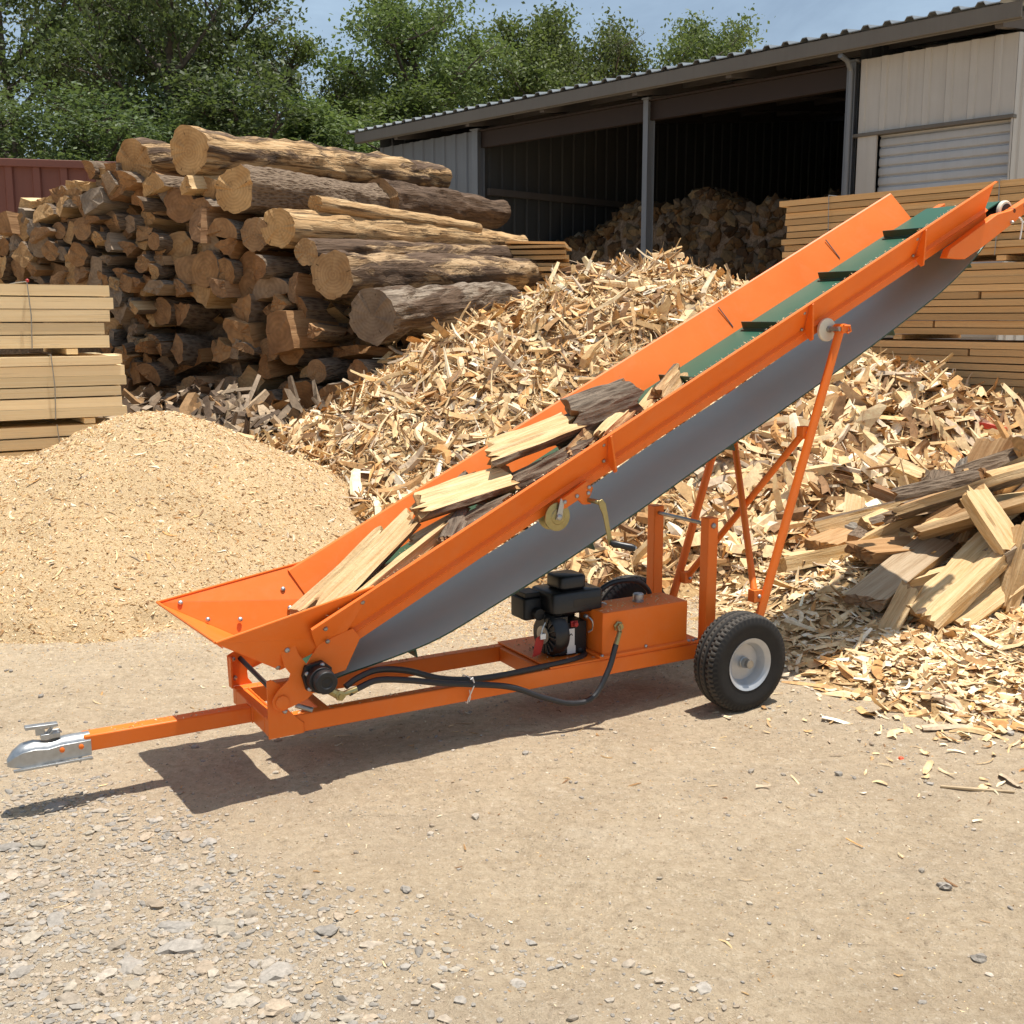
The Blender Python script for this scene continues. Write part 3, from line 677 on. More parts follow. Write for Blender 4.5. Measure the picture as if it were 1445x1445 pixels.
x, y = gravel_xy(42000, -2.6, 1.0, 2.2, 4.2, dens); tr.append(stones(x, y, RNG.lognormal(math.log(.0056), .5, len(x)).clip(.0022, .02), .55, SP[RNG.integers(0, 6, len(x))], sink=.45))
x, y = gravel_xy(1300, -2.4, .8, 2.2, 3.9, dens); tr.append(stones(x, y, RNG.lognormal(math.log(.0145), .48, len(x)).clip(.007, .05), .34, SP[RNG.integers(0, 6, len(x))], IV2, IF2, sink=.46))
x = RNG.uniform(-3.2, 3.0, 9000); y = RNG.uniform(2.3, 6.5, 9000); tr.append(stones(x, y, RNG.lognormal(math.log(.0030), .45, 9000).clip(.0012, .010), .6, SP[RNG.integers(0, 6, 9000)]*1.15, sink=.35))
x = RNG.uniform(-3.2, 2.8, 900); y = RNG.uniform(2.3, 6.5, 900); tr.append(stones(x, y, RNG.lognormal(math.log(.0055), .5, 900).clip(.002, .02), .6, SP[RNG.integers(0, 6, 900)], sink=.3))
stuff('gravel', 'flat grey stones and gravel bedded in the dirt of the near corner', 'gravel', None, None, tr, [STONE, STONE])

# ------------------------------------------------------------------ split wood and logs
def wood_mesh(name, kind, seed, L, rad, bark_mat=1, stations=9, taper=0.0, bend=0.0, rough=1.0):
    """a piece of wood along local X. kind: round, half, wedge, slab, block"""
    rng = np.random.default_rng(seed); pts = []; fl = []
    def arc(a0, a1, n, f=1):
        for i in range(n):
            a = a0 + (a1-a0)*i/n; pts.append((rad*math.cos(a), rad*math.sin(a))); fl.append(f)
    def line(p, q2, n, f=0):
        for i in range(n):
            t = i/n; pts.append((p[0]+(q2[0]-p[0])*t, p[1]+(q2[1]-p[1])*t)); fl.append(f)
    if kind == 'round': arc(0, 2*math.pi, 22 if stations < 15 else 40)
    elif kind == 'half':
        arc(0, math.pi, 12); line((-rad, 0), (rad, 0), 9)
    elif kind == 'wedge':
        w_ = R(float(rng.uniform(70, 115))); arc(0, w_, 9); e1 = (rad*math.cos(w_), rad*math.sin(w_)); c = (rng.uniform(-.1, .15)*rad, rng.uniform(-.15, .1)*rad)
        line(e1, c, 7); line(c, (rad, 0), 7)
    elif kind == 'slab':
        h_ = rad*rng.uniform(.28, .4)
        line((rad, -h_), (rad*.9, h_), 4); line((rad*.9, h_), (-rad*.95, h_*.9), 9, 1); line((-rad*.95, h_*.9), (-rad, -h_*.8), 4); line((-rad, -h_*.8), (rad, -h_), 9)
    else:
        a = rng.uniform(.65, .95, 4)*rad; b_ = rng.uniform(.5, .8, 4)*rad
        c4 = [(a[0], -b_[0]), (a[1], b_[1]), (-a[2], b_[2]), (-a[3], -b_[3])]
        bk = int(rng.integers(0, 4))
        for i in range(4): line(c4[i], c4[(i+1) % 4], 5, 1 if i == bk else 0)
    P = np.array(pts); N = len(P); cen = P.mean(0)
    if kind != 'round': P = P - cen
    fl = np.array(fl)
    xs = np.linspace(-L/2, L/2, stations); rings = []
    sy, sz = rng.uniform(-.02, .02, 2)
    for k, x0 in enumerate(xs):
        t = x0/L + .5; s = (1 - taper*t)*(1 + (.05*float(fbm(np.array([x0*1.4]), np.array([seed*3.1]), seed=seed)[0]) if kind == 'round' else 0))
        yy, zz = P[:, 0]*s, P[:, 1]*s
        amp = np.where(fl == 1, .11, .12)*rad*rough
        d1 = fbm(np.full(N, x0*2.2), yy*9/rad*.09*4, zz*9/rad*.09*4, seed=seed, oct=2)
        d2 = vnoise(np.full(N, x0*5), yy*26, zz*26, seed=seed+5) + (rough-1)*1.1*vnoise(np.full(N, x0*9), yy*60, zz*60, seed=seed+8)
        r_ = np.sqrt(yy**2+zz**2)+1e-6; dd = amp*(d1*.6 + d2*.55)
        if stations > 15: dd = dd + .11*rad*fbm(np.full(N, x0*3.0), yy*5, zz*5, seed=seed+9, oct=3) - .10*rad*np.clip(vnoise(np.full(N, x0*.9), yy*14, zz*14, seed=seed+3)-.35, 0, 1)
        yy = yy*(1+dd/r_) + bend*(t*t-t)*L*.5 + sy*t; zz = zz*(1+dd/r_) + sz*t
        xx = np.full(N, x0)
        if k in (0, stations-1): xx = xx + rng.normal(0, .006*rough*rough, N) + (P[:, 0]*rng.uniform(-.25, .25) + P[:, 1]*rng.uniform(-.25, .25))*(1 if kind != 'round' else .3)
        rings.append(np.stack([xx, yy, zz], 1))
    V = np.concatenate(rings); faces = []; mi = []
    for k in range(stations-1):
        for i in range(N):
            j = (i+1) % N; faces.append((k*N+i, k*N+j, (k+1)*N+j, (k+1)*N+i)); mi.append(bark_mat if fl[i] == 1 else 0)
    for k, sgn in ((0, -1), (stations-1, 1)):
        ring = rings[k]; c = ring.mean(0); mid = len(V); inner = (ring*.55 + c*.45) + np.stack([rng.normal(0, .005, N), np.zeros(N), np.zeros(N)], 1)
        V = np.concatenate([V, inner, c[None]])
        for i in range(N):
            j = (i+1) % N
            f1 = (k*N+i, k*N+j, mid+j, mid+i); f2 = (mid+i, mid+j, mid+N)
            if sgn < 0: f1 = f1[::-1]; f2 = f2[::-1]
            faces.append(f1); mi.append(2); faces.append(f2); mi.append(2)
    me = bpy.data.meshes.new(name); me.from_pydata([tuple(map(float, p)) for p in V], [], faces)
    bm = bmesh.new(); bm.from_mesh(me); bmesh.ops.recalc_face_normals(bm, faces=bm.faces); bm.to_mesh(me); bm.free()
    me.polygons.foreach_set('material_index', mi)
    me.polygons.foreach_set('use_smooth', [True]*len(faces)); me.set_sharp_from_angle(angle=R(38))
    return me
def wood(kind, seed, L, rad, peeled=False, **kw):
    me = wood_mesh('split_wood' if not peeled else 'log', kind, seed, L, rad, **kw)
    for m in (WOODM if not peeled else [SPLIT, PEELED, ENDG]): me.materials.append(m)
    return me
def tones(o, tone, grey, bark=.5): o['tone'] = float(tone); o['grey'] = float(grey); o['bark'] = float(bark)
def axis_matrix(p0, p1, roll):
    p0, p1 = Vector(p0), Vector(p1); X = (p1-p0).normalized()
    up = Vector((0,0,1)) if abs(X.z) < .95 else Vector((0,1,0)); Y = up.cross(X).normalized(); Z = X.cross(Y)
    M = Matrix((X, Y, Z)).transposed().to_4x4() @ Matrix.Rotation(roll, 4, 'X'); M.translation = (p0+p1)/2; return M

KINDS = ['round','half','wedge','wedge','block','slab','half','block']
WALLV = [(k, wood(k, 100+i, 1.0, .15)) for i, k in enumerate(KINDS*2)]
AD = Vector((.423,.906,0)); FD = Vector((-.906,.423,0)); C0 = Vector((-1.3,11.2,0))
def wall_top(a):
    # the silhouette of the stacked face: steps down to the right under the long logs, and slowly to the left
    xs = [-.6, .15, .55, 1.0, 1.45, 2.0, 2.8, 3.4, 4.1, 4.8, 5.6]; zs = [.2, 1.35, 1.85, 2.25, 2.62, 3.12, 3.40, 3.34, 3.12, 2.86, 2.6]
    return float(np.interp(a, xs, zs))
def band_of(z, a):
    f = z/max(wall_top(a), .5)
    return 'on the top row' if f > .90 else 'near the top' if f > .74 else 'above mid height' if f > .56 else 'at mid height' if f > .40 else 'low in the stack' if f > .22 else 'on the bottom row'
def anchor_of(a):
    for lim, s in ((.75, 'below the weathered lowest log'), (1.25, 'below the short pale log'), (1.75, 'below the dark barked log'), (2.35, 'below the highest log'), (2.95, 'left of the highest log'), (3.5, 'beside the pale lumber stack'), (4.2, 'behind the pale lumber stack')):
        if a < lim: return s
    return 'near the red sheet wall'
SHAPE = {'round': 'round log end', 'half': 'half-round split', 'wedge': 'quarter split', 'block': 'blocky split', 'slab': 'flat slab'}
cands = []
rng = random.Random(11)
z = .42; row = 0
while z < 3.45:
    a = .12 + rng.uniform(0, .12)
    while a < 5.4:
        small = a > 2.5
        rad = rng.choice([.085, .10, .115, .13, .15, .17])*(.74 if small else 1.0)
        for dz in ((0, .105) if small else (0,)):
            # only what shows: not behind the tall pale lumber stack
            if z + dz + rad*.3 < wall_top(a) and not (a > 3.35 and z + dz < 1.72): cands.append((a+rad, z + dz + rng.uniform(-.04, .04), rad))
        a += rad*2*rng.uniform(.80, .98)
    z += .205; row += 1
print('wall candidates', len(cands))
rng.shuffle(cands); cands = cands[:298]
for a, z, rad in cands:
    kind, me = rng.choice(WALLV)
    o = link('firewood_log', me)
    L = rng.uniform(.9, 1.3); dep = rng.uniform(-.16, .12) + (.25 if kind == 'slab' else 0)
    s = rad/.15*(1.2 if kind in ('round', 'half') else 1.6 if kind == 'wedge' else 1.42)
    p = C0 + FD*a + AD*(dep) + Vector((0,0,z))
    d = (AD + Vector((rng.uniform(-.16, .16), rng.uniform(-.1, .1), rng.uniform(-.09, .09)))).normalized()
    M = axis_matrix(p, p + d*L, rng.uniform(0, 6.28)); o.matrix_world = M @ Matrix.Diagonal((L, s, s*rng.uniform(.85, 1.1), 1))
    tn = rng.random(); tone, grey, word = (rng.uniform(.1, .45), 0.1, 'tan') if tn < .2 else (rng.uniform(.7, 1.0), rng.uniform(.05, .3), 'reddish brown') if tn < .76 else (rng.uniform(.3, .8), rng.uniform(.55, .95), 'grey')
    tones(o, tone, grey)
    tag(o, f"{word} {SHAPE[kind]} {band_of(z, a)}, {anchor_of(a)}", 'firewood', 'firewood stacked with its ends showing')
# the mass of wood behind the visible ends
cx = []
V0 = []
def core_h(x, y):
    a = (x+1.3)*-.906 + (y-11.2)*.423; q = (x+1.3)*.423 + (y-11.2)*.906
    top = np.interp(a, [-.6, .15, .55, 1.0, 1.45, 2.0, 2.8, 3.4, 4.1, 4.8, 5.6, 6.5], [.1, .9, 1.5, 1.95, 2.35, 2.8, 3.1, 3.05, 2.85, 2.6, 2.3, 1.2])
    h = np.minimum(top, np.clip((q-.42)*9, -.1, 9)); h = np.minimum(h, np.clip((4.6-q)*3, -.1, 9))
    return h + .10*fbm(x*4, y*4, seed=81, oct=2)
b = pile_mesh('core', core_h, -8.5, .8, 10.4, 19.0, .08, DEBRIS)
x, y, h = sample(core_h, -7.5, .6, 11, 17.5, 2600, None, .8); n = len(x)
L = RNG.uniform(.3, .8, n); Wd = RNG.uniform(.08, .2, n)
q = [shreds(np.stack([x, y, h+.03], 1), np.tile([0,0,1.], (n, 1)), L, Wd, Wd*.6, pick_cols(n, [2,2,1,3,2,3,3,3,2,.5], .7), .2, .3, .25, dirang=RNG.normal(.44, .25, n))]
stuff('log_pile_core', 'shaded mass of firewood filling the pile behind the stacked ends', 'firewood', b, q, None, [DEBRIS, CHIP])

# long logs lying on the pile
def long_log(label, p0, p1, r0, r1, seed, tone, grey, bark, peeled=True, bend=.0, end_tone=None):
    p0, p1 = Vector(p0), Vector(p1); L = (p1-p0).length; r0 *= .93; r1 *= .93
    me = wood('round', seed, L, r0, peeled=peeled, stations=48, taper=1-r1/r0, bend=bend)
    o = link('long_log', me); o.matrix_world = axis_matrix(p0, p1, seed*1.3); tones(o, tone, grey, bark)
    tag(o, label, 'log', 'long logs laid on the pile')
    return o
long_log('highest thick log, peeled pale with one streak of dark bark along its top', (-3.323,12.144,3.444), (-1.05,17.0,3.76), .25, .20, 1, .15, .05, 0.52)
long_log('dark thick-barked log with a pale sawn end, just under the highest log', (-2.817,11.908,3.038), (-1.45,14.85,3.15), .25, .235, 2, .1, .0, .95, peeled=False)
long_log('broken-ended dark log with torn wood, continuing behind the thick-barked log', (-1.62,14.3,3.16), (-.2,17.3,3.25), .28, .23, 3, .5, .25, 0.82)
long_log('long pale peeled log with a rounded grey end, third below the highest', (-2.34,11.685,2.657), (.12,16.95,2.81), .215, .17, 4, .05, .0, 0.40, bend=.02)
long_log('short brown log stub beside the end of the third log', (-2.60,11.80,2.60), (-2.05,12.95,2.64), .18, .17, 5, .6, .3, .6)
long_log('thin grey-ended log half hidden above the lowest peeled log', (-2.039,11.545,2.401), (.05,16.0,2.60), .155, .14, 6, .25, .2, 0.60)
long_log('peeled log with a dark grey end resting low above the splinter mound', (-1.758,11.414,2.176), (.50,16.25,2.39), .245, .215, 7, .2, .25, 0.55, bend=.02)
long_log('lowest grey weathered log with cracked bark, half buried by the splinter mound', (-1.361,11.228,1.784), (-.05,14.03,1.97), .265, .25, 8, .5, .85, .55)
long_log('tan log with a sawn end, top of the pile, left of the highest log', (-3.981,12.452,3.357), (-3.2,14.1,3.60), .25, .235, 9, .35, .1, .55)
long_log('orange-brown thick log end at the foot of the pile by the debris', (-2.12,11.45,.88), (-1.33,13.1,.86), .27, .27, 10, .95, .0, .7)
long_log('thin pale branch wood lying between the barked log and the third log', (-2.05,12.2,2.93), (-.45,15.6,2.95), .10, .085, 12, .0, .0, 0.35)
# slabs and stubs on the upper left of the pile
for i, (px, py, Yd, kind, L, rad, lab) in enumerate([
    (262, 262, 12.0, 'wedge', .6, .17, 'pale upright wedge under the end of the highest log'),
    (215, 262, 12.3, 'half', .7, .17, 'barked half log under the tan top-left log'),
    (110, 262, 12.8, 'slab', .8, .17, 'pale slab on the upper left crest of the pile'),
    (60, 285, 13.1, 'slab', .8, .15, 'bleached slab lying flat on the lower left crest'),
    (38, 295, 13.3, 'block', .6, .16, 'cream coloured block at the left end of the crest'),
    (148, 245, 12.6, 'slab', .9, .15, 'thin tan slab near the tan top-left log')]):
    o = link('crest_split', wood(kind, 400+i, L, rad)); p = at(px, py, Yd)
    d = Vector((.423+rng.uniform(-.3, .3), .906, rng.uniform(-.1, .1))).normalized()
    o.matrix_world = axis_matrix(p, p+d*L, rng.uniform(-.3, .3) + (math.pi if kind == 'slab' else 0)); tones(o, .1, .05); tag(o, lab, 'firewood', 'loose splits on the crest of the pile')

# ------------------------------------------------------------------ heap of split wood on the right
HEAPV = [(k, wood(k, 500+i, .5, .10)) for i, k in enumerate(['wedge','slab','block','half','slab','wedge','block','slab'])]
hand = [  # two ends (pixel, depth), section radius, kind, tone, grey, label
 ((1300,872,5.85),(1412,765,6.15),.135,'slab',.12,.0,'thick pale split plank leaning at the front of the heap'),
 ((1252,895,5.9),(1290,830,6.0),.060,'slab',.25,.15,'short narrow offcut standing in front of the thick leaning plank'),
 ((1372,695,6.25),(1432,775,6.05),.105,'slab',.05,.0,'pale slab leaning down across the top of the thick plank'),
 ((1445,898,5.75),(1330,892,5.8),.085,'slab',.1,.0,'flat pale slab lying on chips at the foot of the heap'),
 ((1415,860,5.95),(1448,745,6.1),.11,'wedge',.3,.1,'upright knotty split behind the flat pale slab'),
 ((1270,725,6.6),(1455,668,6.3),.085,'slab',.2,.2,'long thin slab along the upper edge of the heap'),
 ((1295,752,6.5),(1450,702,6.25),.08,'slab',.45,.2,'long brown slab just below the upper edge slab'),
 ((1265,700,6.9),(1390,672,6.7),.085,'half',.85,.1,'dark half log at the crest of the heap'),
 ((1232,690,7.6),(1305,720,7.3),.08,'wedge',.9,.2,'reddish split at the shaded upper left of the heap'),
 ((1190,745,7.3),(1265,772,7.0),.075,'half',.5,.9,'grey barked branch piece on the shaded left flank'),
 ((1215,790,6.9),(1300,812,6.6),.07,'block',.7,.3,'brown block low on the shaded left flank'),
 ((1240,650,8.2),(1300,678,7.9),.085,'wedge',.05,.0,'pale wedge on the chips just behind the heap'),
 ((1105,672,8.6),(1235,622,8.9),.055,'slab',.0,.0,'long pale slab lying on chips behind the tall strut'),
 ((1195,840,6.7),(1240,862,6.45),.07,'block',.15,.0,'pale block among chips at the left foot of the heap'),
 ((1330,780,6.5),(1255,735,6.9),.07,'wedge',.85,.1,'dark brown wedge inside the hollow of the heap'),
 ((1345,745,6.6),(1290,800,6.5),.06,'slab',.9,.2,'dark slab propped inside the hollow of the heap'),
 ((1385,800,6.45),(1440,830,6.3),.075,'block',.4,.1,'brown split wedged beneath the upright knotty split'),
 ((1205,560,9.4),(1270,590,9.2),.07,'slab',.0,.1,'bleached slab on the slope of chips below the lumber'),
 ((1270,555,9.3),(1310,610,9.0),.06,'slab',.0,.0,'cream slab standing in the chips near the lumber stack'),
 ((1110,780,7.6),(1190,770,7.5),.045,'slab',.05,.0,'thin pale plank flat on the chips beside the tall strut'),
]
for i, (p, q2, rad, kind, tone, grey, lab) in enumerate(hand):
    P0, P1 = at(*p), at(*q2); L = (P1-P0).length
    o = link('split_firewood', wood(kind, 600+i, L, rad, stations=13, rough=1.5)); o.matrix_world = axis_matrix(P0, P1, rng.uniform(-.5, .5) + (math.pi if kind in ('slab', 'half') and tone < .4 else -1.5 if kind == 'wedge' else 0)); tones(o, tone, grey)
    tag(o, lab, 'firewood', 'split wood thrown on the heap')
hp = [(.2, 'in the shaded hollow'), (.5, 'on the flank')]
for i in range(128):
    a = rng.uniform(0, 6.28); r_ = rng.uniform(0, 1)**.6*1.3; x = 3.22 + r_*math.cos(a); y = 6.9 + r_*math.sin(a)*.85
    lo_ = max(float(heap_h(np.array([x]), np.array([y]))[0]), 0.0); top_ = 1.12 - .72*math.hypot(x-3.4, y-6.85)
    hh = lo_ + .03 + max(top_-lo_, .04)*rng.uniform(0, 1)**.6
    kind, me = rng.choice(HEAPV); o = link('split_firewood', me); L = rng.uniform(.8, 1.35)*(1.35 if kind == 'slab' else 1)
    d = Vector((.75+rng.uniform(-.55, .6), .35+rng.uniform(-.75, .6), .38+rng.uniform(-.42, .30))).normalized()
    c = Vector((x, y, hh)); o.matrix_world = axis_matrix(c-d*.25, c+d*.25, math.pi + rng.uniform(-.7, .7) if kind == 'slab' else rng.uniform(0, 6.28)) @ Matrix.Diagonal((L, rng.uniform(.75, 1.25), rng.uniform(.75, 1.25), 1))
    tn = rng.random(); tone, grey, word = (rng.uniform(0, .2), 0, 'pale') if tn < .55 else (rng.uniform(.5, .9), .05, 'brown') if tn < .88 else (.4, rng.uniform(.5, .8), 'grey')
    tones(o, tone, grey)
    where = ('front' if y < 6.8 else 'back' if y > 7.6 else 'middle') + ' of the heap, ' + ('left flank' if x < 3.1 else 'crest' if x < 3.8 else 'far right flank')
    tag(o, f"{word} {SHAPE[kind]} {'bedded low' if hh < .3 else 'half way up' if hh < .6 else 'thrown high'} on the {where}", 'firewood', 'split wood thrown on the heap')

# ------------------------------------------------------------------ lumber stacks
def board_mesh(seed, L, t, w_):
    rng2 = np.random.default_rng(seed); m = MB(); S = 10; rings = []
    for k in range(S+1):
        x = L*k/S; dz = .004*math.sin(x*1.3+seed) + rng2.normal(0, .0012); dy = rng2.normal(0, .0016)
        rings.append([(x, dy, dz), (x, w_+dy, dz), (x, w_+dy, t+dz), (x, dy, t+dz)])
    m.loft(rings, True, True); me = bpy.data.meshes.new('board'); me.from_pydata(m.v, [], m.f)
    bm = bmesh.new(); bm.from_mesh(me); bmesh.ops.recalc_face_normals(bm, faces=bm.faces)
    bm.to_mesh(me); bm.free(); return me
def lumber_bundle(name, label, group, base, ang, L, H, rows, mat, wid, ndeep, strap_x, seed, ragged=.06, from_right=True, two=.35):
    """local X runs along the stack, local Y into it; the right end is at the origin when from_right"""
    root = empty(name, base, ang); tag(root, label, 'lumber', group); r3 = random.Random(seed)
    th = H/rows; z = 0.0
    prot = [board_mesh(seed+i, 1.0, 1.0, 1.0) for i in range(3)]
    for p in prot: p.materials.append(mat)
    k = 0
    for r_ in range(rows):
        t = th*r3.uniform(.83, .965)
        for dd in range(ndeep):
            segs = [(0, 1)]
            if dd == 0 and r3.random() < two: c = r3.uniform(.2, .8); segs = [(0, c-.002), (c+.002, 1)]
            for s0, s1 in segs:
                me = prot[k % 3]; k += 1
                o = link('board', me, root)
                e0 = r3.uniform(-ragged, ragged) if s0 == 0 else 0; e1 = r3.uniform(-ragged, ragged) if s1 == 1 else 0
                x0 = -L*(1-s0) - 0 if from_right else L*s0; x1 = -L*(1-s1) if from_right else L*s1
                x0 += e0; x1 += e1
                o.location = (x0, dd*(wid/ndeep)*1.002 + (r3.uniform(-.014, .014) if dd == 0 else 0), r_*th + r3.uniform(0, th*.02))
                o.scale = (x1-x0, wid/ndeep*.97, t)
                o.rotation_euler = (0, r3.uniform(-.0014, .0014), 0)
    for sx in strap_x:
        m = MB(); m.tube([(sx, -.024, -.005), (sx+.01, -.027, H*.5), (sx-.004, -.022, H+.004), (sx, wid*.5, H+.008), (sx, wid+.01, H)], .0045, 6)
        m.build('strap', STEEL, root, 0)
    for bx in ([-.35, -1.6, -2.9, -4.2] if from_right else [.9, 2.3, 3.7]):
        m = MB(); m.box((bx, .01, -.052), (bx+.09, wid, -.006)); m.build('bearer', mat, root, .003)
    return root
PG = 'pale lumber bundles stacked at the left'
a35 = R(33)
for i, (z0, H, rows, lab) in enumerate([(1.475, .525, 5, 'topmost bundle of pale boards with a red knot on its wire'), (.905, .515, 6, 'second pale bundle from the top, its ends ragged'),
                                        (.375, .475, 5, 'third pale bundle, half covered by the sawdust heap'), (.05, .27, 3, 'lowest pale bundle, buried behind the sawdust heap')]):
    rb = lumber_bundle('lumber_bundle', lab, PG, (-3.33+.03*(i % 2)+(.05 if i else -.03), 9.62, z0+.04), a35, 3.6, H, rows, LUM_PALE, .95, 4, [-.62+.04*i], 900+i*7, .05, True, .3)
    if i == 0:
        m = MB(); m.lathe([(-.014, .004), (-.006, .013), (.006, .013), (.014, .004)], (-.62, -.02, H+.012), (0,0,1), 8); m.build('knot', REDTAG, rb, 0)
a50 = math.atan2(-.77, .64)
BG = 'brown lumber bundles stacked at the right'
for i, (z0, lab) in enumerate([(2.31, 'topmost bundle of brown sawn boards, with wire ties, under the shed door'), (1.61, 'second brown bundle from the top, behind the conveyor head'),
                               (.91, 'third brown bundle from the top, behind the chips'), (.21, 'lowest brown bundle, resting by the ground')]):
    lumber_bundle('lumber_bundle', lab, BG, (2.80+.03*(i % 2)+(.25 if i else 0), 12.05-(.3 if i else 0), z0), a50, 5.2, .64, 10, LUM_BROWN, 1.1, 4, [.55, 2.3, 3.6], 950+i*9, .07, False, .7)

# small slab-wood stack between the long logs and the shed
r0 = empty('slab_wood_stack', (-.12,15.6,0), R(-6)); tag(r0, 'small stack of thin rough slabs laid apart on stickers beyond the log ends', 'lumber')
me = board_mesh(990, 1.0, 1.0, 1.0); me.materials.append(LUM_BROWN)
rr = random.Random(5)
for k in range(17):
    o = link('board', me, r0); o.location = (rr.uniform(-.06, .06), rr.uniform(-.05, .05), 1.55+k*.075); o.scale = (.85+rr.uniform(-.08, .12), .9, rr.uniform(.03, .055)); o.rotation_euler = (0, rr.uniform(-.02, .02), rr.uniform(-.06, .06))
m = MB(); m.box((0,0,0), (.85,.9,1.54)); m.build('crate_base', LUM_BROWN, r0, .01)

# ------------------------------------------------------------------ shed
sa = math.atan2(.73, -.684)
shed = empty('open_shed', (4.57,16.0,0), sa)       # local X: along the front to the far left; local -Y: into the shed
tag(shed, 'large open-fronted metal shed with a grey roller shutter and dark interior', 'shed')
XL, XR, DEP = 10.55, -2.20, 13.0                     # far left end, near right corner, depth
def rib_sheet(name, x0, x1, z0, z1, mat, pitch=.3, depth=.035, y=0.0, axis='x', ztop=None):
    """a ribbed cladding sheet: trapezoid ribs standing proud of a flat web, with real thickness"""
    prof = []; x = x0
    while x < x1-1e-6:
        for dx, dy in ((0, 0), (pitch*.62, 0), (pitch*.68, 1), (pitch*.92, 1), (pitch*.98, 0)):
            xx = x+dx
            if xx <= x1: prof.append((xx, dy*depth))
        x += pitch
    prof.append((x1, 0)); m = MB(); T = .006; vs = []; fs = []
    for off in (0, -T):
        for zz in (z0, z1):
            for (xx, dy) in prof:
                zt = zz if (ztop is None or zz == z0) else ztop(xx)
                vs.append((xx, y+dy+off, zt) if axis == 'x' else (y+dy+off, xx, zt))
    n = len(prof)
    for b0, b1 in ((0, 1), (3, 2)):
        for i in range(n-1): fs.append((b0*n+i, b0*n+i+1, b1*n+i+1, b1*n+i))
    for i in range(n-1): fs.append((i, 2*n+i, 2*n+i+1, i+1)); fs.append((n+i, n+i+1, 3*n+i+1, 3*n+i))
    m.add(vs, fs); return m
wl = rib_sheet('w', 7.66, XL, 0, 5.12, CLAD_G, .32, .03).build('front_wall', CLAD_G, shed, 0)
wr = rib_sheet('w', XR, -.12, 4.19, 5.14, CLAD_W, .30, .022).build('gable_panel', CLAD_W, shed, 0)
m = MB(); m.box((-.40, -.02, 0), (-.12, .02, 4.185)); m.box((XR, -.02, 0), (XR+.02, .02, 4.185)); m.build('door_jamb', CLAD_W, shed, .004)
m = MB(); m.box((XR-.02, -.05, 4.15), (0.02, .05, 4.195)); m.build('door_head_trim', TRIM, shed, .004)
# roller shutter of curved slats
m = MB(); z = 0.0; prof = []
while z < 4.15: prof += [(0, z), (.022, z+.02), (.026, z+.06), (.022, z+.10), (0, z+.118)]; z += .125
vs_ = [(x, -.10+d, min(z, 4.15)) for x in (XR+.02, -.40) for d, z in prof]; n = len(prof)
vs_ += [(x, -.13+d, min(z, 4.15)) for x in (XR+.02, -.40) for d, z in prof]
m.add(vs_, [(i, n+i, n+i+1, i+1) for i in range(n-1)] + [(2*n+i, 2*n+i+1, 3*n+i+1, 3*n+i) for i in range(n-1)]); m.build('roller_shutter', SHUT, shed, 0, 25)
# side wall at the near right corner, left side wall, back wall
rib_sheet('w', -DEP, 0, 0, 5.2, CLAD_W, .3, .022, y=XR, axis='y', ztop=lambda yy: 5.14 - yy*.12).build('side_wall', CLAD_W, shed, 0)
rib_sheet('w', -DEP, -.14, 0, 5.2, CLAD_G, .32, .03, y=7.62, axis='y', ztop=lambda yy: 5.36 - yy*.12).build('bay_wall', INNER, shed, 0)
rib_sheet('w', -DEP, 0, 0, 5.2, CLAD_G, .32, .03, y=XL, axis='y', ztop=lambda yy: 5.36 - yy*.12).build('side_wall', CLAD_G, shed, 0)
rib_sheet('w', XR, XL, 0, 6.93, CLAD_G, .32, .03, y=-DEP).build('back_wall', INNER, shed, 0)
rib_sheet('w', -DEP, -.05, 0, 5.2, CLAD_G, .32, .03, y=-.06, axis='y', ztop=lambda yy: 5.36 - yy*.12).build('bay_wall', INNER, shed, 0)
m = MB()
for zz in (2.3, 4.0): m.box((7.50, -DEP+.1, zz), (7.58, -.2, zz+.12))
m.build('wall_girt', DARKST, shed, 0)
# roof: ribbed sheets rising to the back, fascia, gutter lip, shade-darkened rust-red front beam, purlins and rafters
m = MB(); T = .05; prof = []; x = XR-.25
while x < XL+.3:
    prof += [(x, 0), (x+.17, 0), (x+.20, .045), (x+.27, .045), (x+.30, 0)]; x += .3
OV = .46; NR = 15; ys_ = [OV + (-DEP-.2-OV)*k/NR for k in range(NR+1)]; n = len(prof)
slots = set()
vs_ = [(xx, yy, 5.41+(OV-yy)*.12+d+off) for off in (0, -.012) for yy in ys_ for xx, d in prof]; o2 = n*(NR+1)
fs_ = []
for k in range(NR):
    for i in range(n-1):
        if (k, i) in slots: continue
        a_ = k*n+i; fs_ += [(a_, a_+1, a_+n+1, a_+n), (o2+a_, o2+a_+n, o2+a_+n+1, o2+a_+1)]
for k in (0, NR): fs_ += [(k*n+i, k*n+i+1, o2+k*n+i+1, o2+k*n+i) for i in range(n-1)]
m.add(vs_, fs_); m.build('roof', ROOFM, shed, 0, 20)
m = MB(); m.box((XR-.2, OV-.06, 5.20), (XL+.25, OV-.02, 5.385)); m.box((XR-.2, OV-.10, 5.185), (XL+.25, OV-.062, 5.22)); m.build('fascia', TRIM, shed, .006)
m = MB(); m.box((.08, -.16, 4.82), (7.55, -.04, 5.10)); m.box((.08, -.22, 5.10), (7.55, .02, 5.13)); m.build('front_beam', RUSTB, shed, .005)
for xx in (XR+.1, 1.8, 3.57, 5.6, 7.5, 9.6):
    m = MB(); m.bar((xx, OV-.12, 5.25+.0), (xx, -DEP, 5.25+(DEP+.3)*.12), .10, .20); m.build('rafter', DARKST, shed, 0)
for k in range(9):
    yy = -.8-k*1.4; m = MB(); m.box((XR+.1, yy-.03, 5.30-yy*.12), (XL-.1, yy+.03, 5.42-yy*.12)); m.build('purlin', DARKST, shed, 0)
